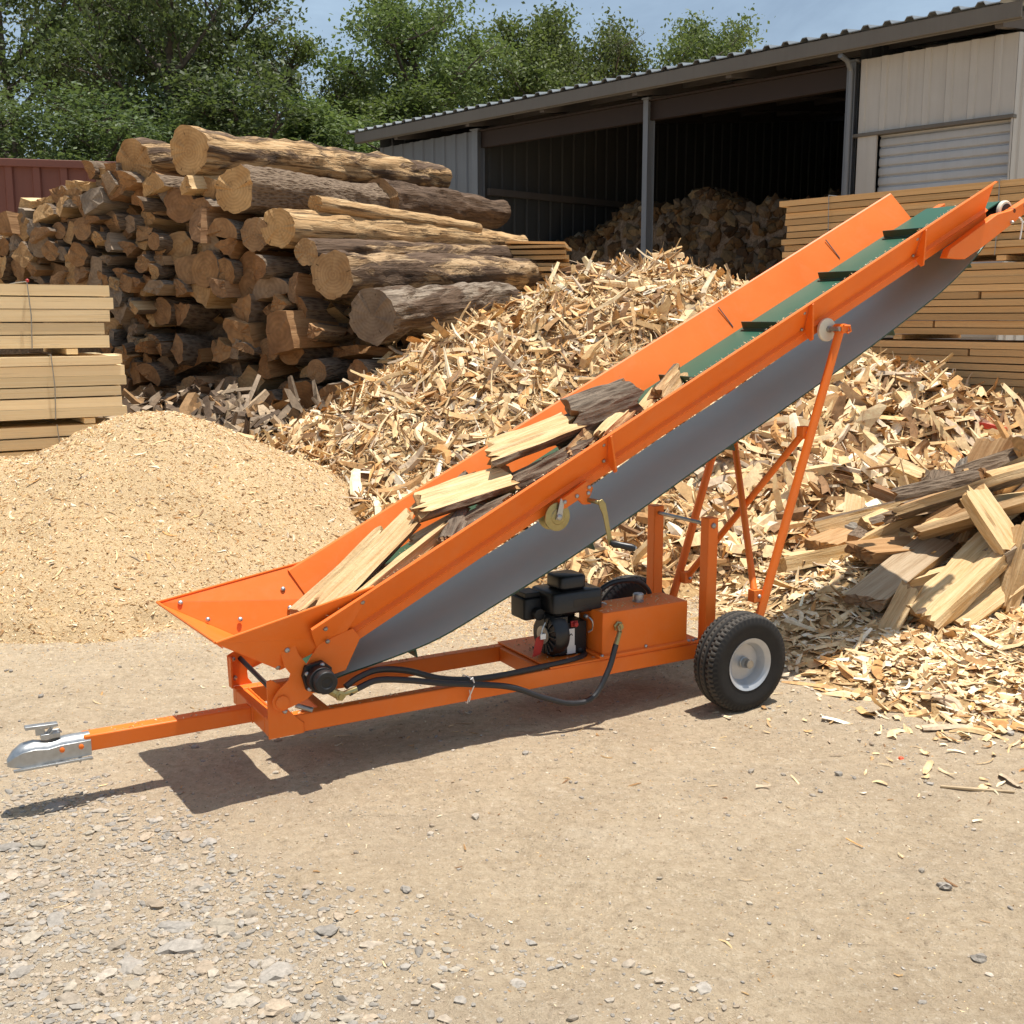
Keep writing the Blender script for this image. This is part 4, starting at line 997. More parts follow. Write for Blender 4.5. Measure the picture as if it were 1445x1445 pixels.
for xx, wd in ((3.57, .10), (0.0, .13), (7.62, .16)):
    m = MB(); m.box((xx-wd/2, -.12, .12), (xx+wd/2, -.105, 5.12)); m.box((xx-wd/2, .045, .12), (xx+wd/2, .06, 5.12)); m.box((xx-.012, -.105, .12), (xx+.012, .045, 5.12))
    m.box((xx-wd*.8, -.17, .0), (xx+wd*.8, .12, .12)); m.box((xx-wd*.7, -.14, 5.121), (xx+wd*.7, .08, 5.15))
    m.build('post', POSTM, shed, .004)
m = MB(); m.tube([(-.02, .10, 0), (-.02, .10, 5.0), (-.02, .2, 5.12), (-.02, .38, 5.16)], .035, 10); m.build('downpipe', POSTM, shed, 0)

# firewood heaped inside the shed
def shed_pt(a, bq, z=0): return Vector((4.57,16.0,0)) + Vector((-.684,.73,0))*a + Vector((.73,.684,0))*bq + Vector((0,0,z))
def inner_h(x, y):
    a = (x-4.57)*-.684 + (y-16)*.73; bq = (x-4.57)*.73 + (y-16)*.684
    top = np.interp(a, [.3, 1.5, 4.0, 5.5, 6.4, 7.0, 7.5], [3.3, 3.55, 3.6, 3.5, 3.35, 3.2, 3.0])
    return np.minimum(top, (bq-.9)*4.5) + .22*fbm(x*1.3, y*1.3, seed=91, oct=3) - np.where((a < .1) | (a > 7.5) | (bq > 11), 9, 0)
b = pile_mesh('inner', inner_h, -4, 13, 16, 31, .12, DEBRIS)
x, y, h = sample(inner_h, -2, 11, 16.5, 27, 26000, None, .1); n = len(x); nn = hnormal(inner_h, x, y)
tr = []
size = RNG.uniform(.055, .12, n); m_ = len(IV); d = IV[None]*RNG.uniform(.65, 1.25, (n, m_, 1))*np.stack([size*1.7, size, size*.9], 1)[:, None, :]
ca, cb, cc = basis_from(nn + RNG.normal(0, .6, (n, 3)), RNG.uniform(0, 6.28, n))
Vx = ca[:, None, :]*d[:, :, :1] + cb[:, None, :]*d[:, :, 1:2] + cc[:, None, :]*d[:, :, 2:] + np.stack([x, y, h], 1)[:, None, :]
tr.append((Vx.reshape(-1, 3), ((np.arange(n)*m_)[:, None, None] + IF[None]).reshape(-1, 3), np.repeat(pick_cols(n, [1,.5,.2,3,1,4,3,4,2,.1], .18), m_, 0)))  # wood colours cut far down to carry the shed's shade
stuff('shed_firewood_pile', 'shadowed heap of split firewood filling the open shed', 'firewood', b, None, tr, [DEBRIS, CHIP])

# neighbouring building at the far right edge, red sheet wall at the far left
nb = empty('neighbour_building', (12.6,25.2,0), sa); tag(nb, 'pale metal building glimpsed past the corner of the shed', 'building')
rib_sheet('w', -6, 2.4, 0, 6.45, CLAD_W, .5, .03).build('wall', CLAD_W, nb, 0)
m = MB(); m.box((-6, .05, 6.45), (2.5, .3, 6.8)); m.build('gutter', TRIM, nb, .01)
m = MB(); m.prism([(-6, .0, 6.5), (2.4, .0, 6.5), (2.4, -7, 7.6), (-6, -7, 7.6)], (0, 0, .08)); m.build('roof', ROOFM, nb, 0)
rw = empty('red_sheet_wall', (-6.2,19.6,0), R(176+18)); tag(rw, 'faded red corrugated metal wall behind the log pile', 'wall')
rib_sheet('w', 0, 14, 0, 4.18, REDW, .42, .05).build('sheet', REDW, rw, 0)
m = MB(); m.box((-.05, -.06, 4.18), (14, .10, 4.30)); m.build('cap_rail', REDW, rw, .008)
for k in range(5):
    m = MB(); m.box((k*3.2, -.16, 0), (k*3.2+.1, -.06, 4.17)); m.build('stud', DARKST, rw, 0)

# ------------------------------------------------------------------ trees
def tree_meshes(seed, H, CR, nleaf, lsize, leafm, open_=.0):
    r2 = random.Random(seed); rng2 = np.random.default_rng(seed); tb = MB(); tips = []
    def limb(p, d, L, r_, depth):
        path = [p]; n = 4; q = Vector(p); dd = Vector(d)
        for i in range(n):
            dd = (dd + Vector((r2.uniform(-.22, .22), r2.uniform(-.22, .22), r2.uniform(-.05, .16)))).normalized(); q = q + dd*(L/n); path.append(q.copy())
        tb.tube(path, [r_*(1-.75*i/n) for i in range(n+1)], 5 if depth else 7, cap=False)
        if depth == 0:
            tips.append((path[-1], 1.0)); tips.append((path[-2], .9)); return
        for i in range(r2.choice([3, 4, 4])):
            t = r2.randint(1, n); a = r2.uniform(0, 6.28); side = Vector((math.cos(a), math.sin(a), r2.uniform(-.15, .75))).normalized()
            limb(path[t], (dd*.55 + side).normalized(), L*r2.uniform(.45, .68), r_*.45, depth-1)
        tips.append((path[-1], .8))
    path = [Vector((0,0,-.2))]; nst = 7
    for i in range(nst): path.append(path[-1] + Vector((r2.uniform(-.18, .18), r2.uniform(-.18, .18), H*.86/nst)))
    r0_ = H*.022; tb.tube(path, [r0_*(1.25-.155*i) for i in range(nst+1)], 9, cap=False)
    for k in range(15):
        t = r2.uniform(.2, 1.0); idx = min(int(t*nst), nst-1); p = path[idx].lerp(path[idx+1], t*nst-idx) if idx < nst else path[-1]
        a = k*2.4 + r2.uniform(-.5, .5); reach = CR*(.55 + .55*math.sin(math.pi*min(max((t-.1)/.95, 0), 1)))*r2.uniform(.75, 1.15)
        limb(p, Vector((math.cos(a), math.sin(a), .25 + t*.7)).normalized(), reach*.8, r0_*.42, 2)
    tips = [(p, s) for p, s in tips if r2.random() > open_]
    n = nleaf; ti = rng2.integers(0, len(tips), n); c = np.array([tuple(tips[i][0]) for i in ti]); clump_r = np.array([.30*tips[i][1]*(H/11) for i in ti])
    tcol = rng2.uniform(0, 1, len(tips))
    off = rng2.normal(0, 1, (n, 3))*clump_r[:, None]*np.array([1, 1, .7]); pos = c + off
    nrm = rng2.normal(0, .7, (n, 3)) + np.array([0, 0, .55]); X, Y, Z = basis_from(nrm, rng2.uniform(0, 6.28, n))
    s = lsize*rng2.uniform(.45, 1.75, n)[:, None]
    V = np.stack([X*s*.62, Y*s*.30 + Z*s*.06, -X*s*.5, -Y*s*.30 + Z*s*.06], 1) + pos[:, None, :]
    P = (np.arange(n)*4)[:, None] + np.arange(4)[None]
    cv = np.clip(tcol[ti]*.6 + rng2.uniform(-.1, .5, n), 0, 1); C = np.repeat(np.repeat(cv[:, None], 3, 1), 4, 0)
    k_ = H/np.percentile(V[..., 2], 99.7); V = V*k_; tb.v = [tuple(c_*k_ for c_ in p_) for p_ in tb.v]
    cm = fast_mesh('crown', V.reshape(-1, 3), P, 4, [leafm], col=C)
    tm = bpy.data.meshes.new('trunk'); tm.from_pydata(tb.v, [], tb.f); tm.materials.append(TRUNKM); tm.polygons.foreach_set('use_smooth', [True]*len(tm.polygons))
    return tm, cm
TV = [tree_meshes(21, 12.0, 3.3, 21000, .118, LEAF_D, .40), tree_meshes(22, 12.0, 2.9, 26000, .115, LEAF_L, .32), tree_meshes(23, 12.0, 3.3, 19000, .118, LEAF_D, .44), tree_meshes(24, 12.0, 2.6, 18000, .110, LEAF_L, .50)]
def tree(label, px, top, Y, v, rz, wide=1.0, name='broadleaf_tree', group='trees beyond the yard'):
    p = at(px, top, Y); s = p.z/12.0
    r_ = empty(name, (p.x, Y, 0), rz); r_.scale = (s*wide, s*wide, s); tag(r_, label, 'tree' if name != 'bush' else 'bush', group)
    link('trunk', TV[v][0], r_); link('crown', TV[v][1], r_)
for args in [
  ('dark dense tree at the far left behind the red wall', 5, -90, 30, 0, .3), ('tall dark tree rising left of the log pile crest', 118, -130, 34, 2, 1.4),
  ('dark leafy tree directly behind the tan top-left log', 222, -70, 29.5, 0, 2.6), ('dark tree rising over the end of the highest log', 288, -40, 32, 2, 4.0), ('thin-topped tree just left of the sky gap', 378, 30, 31, 3, 5.2),
  ('low dark tree under the sky gap', 455, 105, 33, 2, 2.0, 1.1),
  ('full green tree right of the sky gap, tallest by the shed', 570, -12, 34, 1, .6, 1.05), ('lower green tree between the tall one and the shed roof', 672, 52, 37, 1, 2.2),
  ('yellow-green tree over the middle of the shed roof', 752, 22, 39, 1, 3.7), ('darker tree behind the yellow-green one above the roof', 822, 26, 42, 2, 5.0, .9), ('sparse low tree top above the roof slope', 892, 62, 42, 3, 1.0),
  ('small separate tree top above the upper roof slope', 1000, 26, 44, 1, .2, .95)]:
    tree(*args)
for args in [('dark bush at the far left above the red wall', 30, 130, 25, 0, .1), ('dark bush behind the left crest of the pile', 210, 120, 27, 2, 1.0), ('dark green bush over the middle of the highest log', 340, 115, 27.5, 0, 2.0), ('green bush behind the far end of the highest log', 455, 150, 28, 1, 2.0), ('yellow-green bush at the low end of the roof', 575, 130, 31, 1, 3.0)]:
    tree(*args, 1.6, 'bush', 'bushes beyond the yard')

# ------------------------------------------------------------------ the conveyor
# local axes: X from the hitch end to the high end, Y away from the camera, Z up
MO = Vector((-.910, 4.063, 0.0)); MYAW = R(30)
conv = empty('log_conveyor', MO, MYAW)
tag(conv, 'orange towable belt conveyor with green cleated belt, black engine and two rubber wheels', 'conveyor')
CS, SN = math.cos(math.atan(.4945)), math.sin(math.atan(.4945))
def cv(s, v, n): return Vector((s*CS - n*SN, v, .38 + s*SN + n*CS))
def part(m, name, mat, parent=None, bevel=.0025, **k): return m.build(name, mat, parent or conv, bevel, **k)
# --- chassis
m = MB(); m.box((0, 0, .200), (2.08, .05, .272)); part(m, 'chassis_rail', ORANGE, bevel=.005)
m = MB(); m.box((0, .412, .200), (2.08, .462, .272)); part(m, 'chassis_rail', ORANGE, bevel=.005)
for u0, u1 in ((-.001, .049), (.215, .255), (1.22, 1.27), (2.03, 2.081)):
    m = MB(); m.box((u0, .0505, .203), (u1, .4115, .268)); part(m, 'cross_member', ORANGE, bevel=.005)
m = MB(); m.box((1.24, .0, .273), (2.08, .462, .281)); part(m, 'deck_plate', ORANGE, bevel=.002)
m = MB(); m.box((-.625, .198, .200), (-.002, .262, .262)); part(m, 'drawbar', ORANGE, bevel=.006)
# --- hitch coupler: pressed channel with a ball dome and a latch
def csec(u, w_, z0, z1, k=6):
    pts = [(u, -w_, z0), (u, -w_, z0+(z1-z0)*.72)]
    for i in range(k+1): a = math.pi*(1-i/k); pts.append((u, math.cos(a)*w_*.93, z0+(z1-z0)*.72+math.sin(a)*(z1-z0)*.28))
    pts += [(u, w_, z0+(z1-z0)*.72), (u, w_, z0)]
    return [(p[0], .23+p[1], p[2]) for p in pts]
m = MB(); m.loft([csec(u, a, z0, z1) for u, a, z0, z1 in ((-.60,.036,.188,.266),(-.70,.036,.184,.266),(-.745,.036,.182,.258),(-.79,.040,.182,.268),(-.83,.040,.184,.262),(-.86,.032,.188,.240),(-.880,.016,.190,.212))], True, True)
m.box((-.865,.176,.178),(-.60,.190,.186)); m.box((-.865,.270,.178),(-.60,.284,.186))
cp = part(m, 'coupler', ZINC, bevel=.002)
m = MB(); m.box((-.765,.212,.268),(-.70,.248,.287)); m.bar((-.815,.23,.318),(-.705,.23,.314),.030,.012); m.bar((-.765,.23,.285),(-.765,.23,.316),.022,.030,(1,0,0)); m.bar((-.74,.23,.286),(-.72,.23,.312),.018,.008,(1,0,0)); m.tube([(-.735,.215,.285),(-.725,.21,.300),(-.705,.21,.30),(-.695,.215,.285)],.004,6)
part(m, 'latch', ZINC, cp, .002)
m = MB()
for u in (-.70, -.635): m.lathe([(-.003,.009),(.004,.009),(.006,.006)],(u,.193,.226),(0,-1,0),12)
part(m, 'rivet', ORANGE, cp, 0)
m = MB()
for u in (-.72, -.64): m.bolt((u,.205,.184),(0,0,-1),.007,.022)
part(m, 'bolt', STEEL, cp, 0)
# --- front uprights that carry the foot of the belt frame
hp_ = [(-.004,.422),(.013,.428),(.048,.401),(.051,.331),(.097,.276),(.134,.240),(.133,.199),(-.003,.197)]
m = MB(); m.prism([(u,-.001,z) for u, z in hp_],(0,-.007,0)); part(m, 'pivot_upright', ORANGE, bevel=.0015)
fp_ = [(-.017,.402),(.027,.422),(.081,.400),(.118,.375),(.094,.351),(.063,.340),(.066,.295),(.084,.270),(-.013,.270)]
m = MB(); m.prism([(u,.463,z) for u, z in fp_],(0,.007,0)); m.box((-.014,.425,.2725),(-.006,.462,.40)); fu = part(m, 'pivot_upright', ORANGE, bevel=.0015)
m = MB(); m.bolt((.005,.462,.385),(0,-1,0),.011,.010); m.bolt((.010,.462,.305),(0,-1,0),.011,.010); part(m, 'bolt', ZINC, fu, 0)
m = MB(); m.cyl((.035,.46,.385),(.045,.0,.352),.010); part(m, 'pivot_shaft', BLACKM)
ap = [(.038,.553),(.093,.575),(.112,.521),(.148,.468),(.190,.40),(.177,.37),(.141,.341),(.081,.321)]
ap += [(.043+.037*math.cos(a), .346+.037*math.sin(a)) for a in [R(-50-28*i) for i in range(7)]] + [(.029,.391),(.071,.425),(.079,.448),(.056,.482)]
m = MB(); m.prism([(u,-.030,z) for u, z in ap],(0,-.008,0)); m.lathe([(0,.026),(.010,.026),(.012,.022)],(.043,-.037,.346),(0,-1,0),24); pa = part(m, 'pivot_arm', ORANGE, bevel=.0015)
m = MB(); m.bolt((.068,-.038,.543),(0,-1,0),.011,.010); m.bolt((.060,-.012,.300),(0,-1,0),.010,.012); part(m, 'bolt', ZINC, pa, 0)
m = MB(); m.prism([(u,.492,min(z,.465)) for u, z in ap],(0,.008,0)); part(m, 'pivot_arm', ORANGE, bevel=.0015)
m = MB(); m.cyl((.10,-.02,.318),(.155,-.055,.300),.010,seg=8); part(m, 'grease_fitting', STEEL)
tb_ = [(.20,.545),(.335,.585),(.367,.545),(.303,.424),(.16,.40),(.14,.46)]
m = MB(); m.prism([(u,-.016,z) for u, z in tb_],(0,-.007,0)); part(m, 'tail_bracket', ORANGE, bevel=.0015)
m = MB(); m.prism([(u,.485,min(z,.50)) for u, z in tb_],(0,.007,0)); part(m, 'tail_bracket', ORANGE, bevel=.0015)
# --- side boards
def board(sgn, s0, s1, base_v, name):
    pr = [(-.001,-.030),(-.001,.002),(.018,.014),(.006,.030),(.092,.154),(.106,.161),(.110,.155)] if sgn > 0 else [(-.001,-.030),(-.001,.002),(.004,.010),(.010,.022),(.092,.158),(.101,.163),(.104,.158)]    # outward v, n : lip, flange, web, top roll
    def prof(s, off):
        out = []
        for i, (v, n) in enumerate(pr):
            out.append(cv(s, base_v - sgn*(v - off), n + (off*.45 if i > 3 else 0)))
        return out
    m = MB(); k = len(pr); rings = []
    steps = 14
    for i in range(steps+1):
        s = s0 + (s1-s0)*i/steps
        o_ = prof(s, 0); i_ = prof(s, .005); rings.append(o_ + i_[::-1])
    m.loft(rings, True, True); return part(m, name, ORANGE, bevel=.0012, ang=14)
S_END = 4.29
nb_ = board(1, .235, S_END, .0, 'side_board')
fb_ = board(-1, .40, S_END, .475, 'side_board')
for s in (1.70, 2.93, 3.73):                      # joints with bolted ribs
    m = MB(); m.prism([cv(s, -.006, .0), cv(s, -.022, -.035), cv(s, -.040, -.030), cv(s, -.113, .150), cv(s, -.100, .156), cv(s, -.012, .028)], cv(s+.010, 0, 0)-cv(s, 0, 0)); rb_ = part(m, 'joint_rib', ORANGE, nb_, .001)
    m = MB()
    for n, v in ((.034, -.012), (.118, -.063)): m.bolt(cv(s-.018, v-.001, n), (0,-1,-.4), .0085, .008)
    part(m, 'bolt', STEEL, rb_, 0)
    m = MB(); m.prism([cv(s-.001, .474+.012, .034), cv(s-.001, .474+.072, .144), cv(s+.003, .474+.072, .144), cv(s+.003, .474+.012, .034)], (0,-.0028,.0012)); part(m, 'seam', DARKST, fb_, 0)
# --- hopper: front lip and two flaring cheeks
A0, A1 = Vector((-.21,-.10,.626)), Vector((-.252,.60,.625)); B0, B1 = Vector((.052,-.006,.462)), Vector((.052,.480,.462))
TN0, TN1 = Vector((.394,-.097,.757)), Vector((.425,.578,.742)); D0, D1 = Vector((.30,-.006,.552)), Vector((.40,.482,.582))
def plate(m, pts, t=.004):
    pts = [Vector(p) for p in pts]; n = (pts[1]-pts[0]).cross(pts[2]-pts[0]).normalized()*t
    m.prism(pts, n)
m = MB(); plate(m, [A0, A1, B1, B0]); hop = part(m, 'hopper', ORANGE, bevel=.0012)
m = MB(); plate(m, [A0, B0, D0], .004); plate(m, [A0, D0, TN0], .004); part(m, 'hopper_cheek', ORANGE, hop, .001)
m = MB(); plate(m, [A1, D1, B1], .004); plate(m, [A1, TN1, D1], .004)
part(m, 'hopper_cheek', ORANGE, hop, .001)
m = MB(); m.tube([A0, A1], .006, 8); m.tube([A1, TN1], .005, 8); m.tube([A0, TN0], .005, 8); m.bar(A0+Vector((.012,.02,-.012)), A1+Vector((.012,-.02,-.012)), .05, .004, (.7,0,.7)); part(m, 'rolled_edge', ORANGE, hop, 0)
fn = (D1-A1).cross(TN1-A1).normalized(); fn = fn if fn.y < 0 else -fn
m = MB()
def on_plane(p0, nrm, u, z):
    v = p0.y - (nrm.x*(u-p0.x) + nrm.z*(z-p0.z))/nrm.y; return Vector((u, v, z))
for u, z in ((-.165,.615),(-.072,.545),(.054,.535),(.250,.632),(.375,.695),(.262,.560)):
    m.bolt(on_plane(A1, fn, u, z)+fn*.003, fn, .0105, .008)
part(m, 'rivet', ZINC, hop, 0)
m = MB()
for p in ((-.128,-.062,.590),(-.045,-.036,.540),(.039,-.008,.478)): m.bolt(Vector(p)+Vector((0,-.004,-.004)), (0,-1,-.6), .0105, .008)
for s, n in ((.28,.055),(.29,.115),(.46,.125)): m.bolt(cv(s, -.022-.058*(n-.03)/.118-.004, n), (0,-1,-.5), .0095, .008)
part(m, 'bolt', STEEL, hop, 0)
m = MB(); m.bar((.235,.565,.612),(.385,.578,.690),.004,.010,(0,-1,0)); part(m, 'seam', DARKST, hop, 0)
# --- belt: green carrying run over the end rollers, grey inner face of the sagging return
v0, v1 = .004, .470
m = MB(); T = .006; top = []
for i in range(41): top.append((.20 + (4.42-.20)*i/40, .012))
def belt_strip(pts, va, vb, nm, mat, tk):
    m = MB(); rings = []
    for i, p in enumerate(pts):
        q0 = pts[max(i-1,0)]; q1 = pts[min(i+1,len(pts)-1)]; d = Vector((q1[0]-q0[0],0,q1[1]-q0[1])).normalized(); n = Vector((-d.z,0,d.x))*tk
        P = Vector((p[0],0,p[1])); rings.append([P+Vector((0,va,0)), P+Vector((0,vb,0)), P+n+Vector((0,vb,0)), P+n+Vector((0,va,0))])
    m.loft(rings, True, True); return m
TAIL = (.212,.418); HEAD = tuple((lambda q: (q.x, q.z))(cv(4.405, 0, -.043)))
carry = [(lambda q: (q.x, q.z))(cv(s, 0, .006)) for s in np.linspace(.225, 4.405, 30)]
for a in np.linspace(0, 150, 9): th = math.atan(.4945)+math.pi/2-R(float(a)); carry.append((HEAD[0]+.049*math.cos(th), HEAD[1]+.049*math.sin(th)))
pre = []
for a in np.linspace(150, 0, 9): th = math.atan(.4945)+math.pi/2+R(float(a)); pre.append((TAIL[0]+.049*math.cos(th), TAIL[1]+.049*math.sin(th)))
bl = part(belt_strip(pre+carry, v0, v1, 'belt', BELT_G, .006), 'belt', BELT_G, bevel=0, ang=60)
ret = [(.245,.385),(.317,.403),(.50,.437),(.714,.488),(1.0,.605),(1.319,.743),(1.70,.928),(2.075,1.12),(2.50,1.328),(2.934,1.548),(3.25,1.718),(3.555,1.891),(3.78,2.055),(3.955,2.219),(4.02,2.262)]
rp = [(p.x, p.z) for p in catmull([(u,0,z) for u, z in ret], 5)]
# the return run hangs slack: its middle dips a little across the width
m = MB(); rings = []; NV = 9
for i, (u, z) in enumerate(rp):
    t = i/(len(rp)-1); dip = .005*math.sin(math.pi*t); ring = []
    for k in range(NV): w_ = k/(NV-1); ring.append((u, v0+(v1-v0)*w_, z - dip*math.sin(math.pi*w_) + .012*math.sin(math.pi*t)*w_))
    for k in range(NV-1, -1, -1): w_ = k/(NV-1); ring.append((u+.003, v0+(v1-v0)*w_, z - dip*math.sin(math.pi*w_) + .012*math.sin(math.pi*t)*w_ - .006))
    rings.append(ring)
m.loft([r_[:NV] for r_ in rings], False, False); m.cur = 1; m.loft([r_[NV-1:] + r_[:1] for r_ in rings], False, False); m.add(rings[0], [tuple(range(2*NV))]); m.add(rings[-1], [tuple(range(2*NV))])
part(m, 'return_belt', [BELT_Y, GREEN_D], bevel=0, ang=70)
def cleat(u, z, dirv, nv, s_):
    m = MB(); d = Vector(dirv); n = Vector(nv)
    prof = [(-.022,0),(.022,0),(.022,.004),(.005,.006),(.003,.040),(-.003,.040),(-.005,.006),(-.022,.004)]
    m.prism([Vector((u, v0+.03, z)) + d*a + n*b for a, b in prof], (0, v1-v0-.06, 0)); part(m, 'cleat', GREEN_D, bl, .001)
for s in (2.955, 3.52, 4.03, 2.39, 1.83, 1.27, .71):
    p = cv(s, 0, .0125); cleat(p.x, p.z, (CS,0,SN), (-SN,0,CS), s)
for u, z in ((.619,.459),(1.43,.790),(2.239,1.192),(3.239,1.704),(3.787,2.052)):
    j = min(range(len(rp)-1), key=lambda i: abs(rp[i][0]-u)); d = Vector((rp[j+1][0]-rp[j][0],0,rp[j+1][1]-rp[j][1])).normalized()
    cleat(rp[j][0], rp[j][1]-.014, d, (d.z,0,-d.x), 0)
# --- bed under the belt, end rollers, head brackets
m = MB(); m.prism([cv(.32,.008,-.004), cv(4.30,.008,-.004), cv(4.30,.466,-.004), cv(.32,.466,-.004)], cv(0,0,-.003)-cv(0,0,0)); part(m, 'belt_bed', ORANGE, bevel=0)
m = MB(); m.cyl((TAIL[0],.0,TAIL[1]),(TAIL[0],.474,TAIL[1]),.047,seg=28); m.cyl((TAIL[0],-.03,TAIL[1]),(TAIL[0],.51,TAIL[1]),.014); part(m, 'tail_roller', BLACKM)
m = MB(); m.cyl((HEAD[0],.0,HEAD[1]),(HEAD[0],.474,HEAD[1]),.044,seg=28); m.cyl((HEAD[0],-.075,HEAD[1]),(HEAD[0],.53,HEAD[1]),.013); hr = part(m, 'head_roller', BLACKM)
m = MB(); m.lathe([(-.012,.030),(-.012,.050),(-.006,.056),(.006,.056),(.012,.050),(.012,.030)],(HEAD[0],-.016,HEAD[1]),(0,-1,0),28); part(m, 'roller_ring', WHITEPL, hr, 0)
m = MB(); m.lathe([(.0125,.040),(.0145,.040),(.0150,.014),(.022,.012)],(HEAD[0],-.016,HEAD[1]),(0,-1,0),28); part(m, 'bearing', BLACKM, hr, 0)
for sg, vb in ((1, -.030), (-1, .500)):
    m = MB(); hb = [cv(3.86,vb,-.050), cv(3.98,vb,-.112), cv(4.12,vb,-.112), cv(4.58,vb,-.085), cv(4.60,vb,-.035), cv(4.38,vb,-.030), cv(4.28,vb,-.006), cv(3.90,vb,-.020)]
    m.prism(hb, (0, -.045*sg, 0)); b_ = part(m, 'head_bracket', ORANGE, bevel=.003)
    m = MB()
    for s in (4.49, 4.555): m.bolt(cv(s, vb-.045*sg, -.052), (0,-sg,0), .012, .012)
    m.bolt(cv(4.36, vb-.045*sg, -.086), (0,-sg,0), .009, .018); part(m, 'bolt', ZINC, b_, 0)
m = MB(); m.tube(catmull([cv(4.42,-.082,-.085), cv(4.425,-.09,-.11), cv(4.41,-.086,-.15), cv(4.385,-.084,-.19)],5), .0045, 6); m.tube(catmull([cv(4.42,-.086,-.10), cv(4.44,-.09,-.13), cv(4.43,-.088,-.16)],5), .003, 6); part(m, 'zip_tie', WHITE, bevel=0)
# --- hydraulic motor at the tail roller
mx, mz = .178, .425
m = MB(); m.prism([(mx+dx, -.040, mz+dz) for dx, dz in ((-.060,.012),(-.048,.050),(.020,.062),(.056,.030),(.050,-.040),(.0,-.060),(-.045,-.045))], (0,-.020,0)); m.cyl((mx,-.06,mz),(mx,-.105,mz),.050,seg=28); m.lathe([(0,.044),(.030,.044),(.036,.040),(.036,.022),(.032,.020),(.032,.008),(.034,.003)],(mx+.004,-.105,mz),(0,-1,0),32)
mt = part(m, 'hydraulic_motor', BLACKM, bevel=.002)
m = MB()
for dx, dz in ((-.044,.022),(.016,.048),(-.036,-.038)): m.bolt((mx+dx,-.060,mz+dz),(0,-1,0),.010,.010)
part(m, 'bolt', ZINC, mt, 0)
m = MB(); m.lathe([(0,.015),(.012,.015),(.014,.020),(.026,.020),(.028,.013),(.034,.012)],(.250,-.075,.352),(0,-1,0),6); m.lathe([(0,.010),(.03,.012),(.06,.012)],(.262,-.082,.352),(.95,-.1,.2),8); m.lathe([(0,.016),(.05,.018)],(.215,-.08,.375),(.8,0,-.55),8); part(m, 'hose_fitting', BRASS, mt, 0)
# --- hoses
h1 = [(.290,-.085,.352),(.340,-.075,.365),(.42,-.06,.376),(.55,-.052,.352),(.70,-.052,.315),(.83,-.052,.289),(1.013,-.055,.248),(1.168,-.07,.180),(1.30,-.08,.136),(1.41,-.078,.145),(1.50,-.060,.246),(1.548,-.045,.350)]
m = MB(); m.tube(catmull(h1, 7), .0125, 10); part(m, 'hose', RUBHOSE, bevel=0)
m = MB(); m.tube([(1.548,-.045,.350),(1.572,-.038,.400)],[.012,.010],10); m.tube([(1.572,-.038,.398),(1.578,-.020,.415),(1.590,.003,.416)],.011,10); m.lathe([(0,.024),(.006,.024),(.010,.017),(.022,.017)],(1.590,.001,.416),(0,-1,0),6); part(m, 'hose_fitting', BRASS, bevel=0)
h2 = [(.285,-.060,.372),(.34,-.05,.395),(.43,-.035,.408),(.56,-.015,.380),(.71,-.010,.322),(.85,-.012,.296),(1.02,.0,.286),(1.20,.012,.287),(1.36,.03,.286),(1.45,.06,.288),(1.472,.10,.292),(1.445,.13,.315),(1.42,.15,.37),(1.41,.17,.43)]
m = MB(); m.tube(catmull(h2, 7), .0125, 10); part(m, 'hose', RUBHOSE, bevel=0)
h3 = [(1.60,.25,.46),(1.642,.235,.512),(1.70,.225,.548),(1.78,.22,.556),(1.86,.22,.540),(1.915,.22,.495),(1.93,.22,.44),(1.93,.23,.34)]
m = MB(); m.tube(catmull(h3, 7), .0125, 10); part(m, 'hose', RUBHOSE, bevel=0)
m = MB(); m.tube([(.835,-.068,.300),(.835,-.05,.313),(.836,.03,.305),(.837,.056,.26),(.838,.05,.195),(.839,.0,.193),(.840,-.006,.21),(.836,-.065,.285)], .0028, 6); m.tube([(.835,-.066,.305),(.825,-.075,.325),(.815,-.075,.318)], .0022, 5); m.tube([(.845,-.008,.25),(.848,-.012,.22),(.842,-.010,.20)], .002, 5); part(m, 'zip_tie', WHITE, bevel=0)
# --- hydraulic tank
m = MB(); m.box((1.512,.004,.294),(1.980,.198,.482)); m.box((1.492,-.008,.2815),(2.0,.215,.2935)); tk = part(m, 'oil_tank', ORANGE, bevel=.004)
m = MB(); m.lathe([(0,.026),(.006,.026),(.007,.020),(.014,.020),(.015,.025),(.034,.025),(.038,.021)],(1.775,.105,.482),(0,0,1),24); part(m, 'filler_cap', ZINC, tk, 0)
m = MB()
for u in (1.505, 1.745, 1.985): m.bolt((u,.001 if u == 1.745 else -.004,.302 if u == 1.745 else .2935),(0,-1,0) if u == 1.745 else (0,0,1),.008,.007)
m.bolt((2.03,.02,.281),(0,0,1),.009,.009); m.bolt((2.055,.03,.281),(0,0,1),.009,.009); part(m, 'bolt', ZINC, tk, 0)
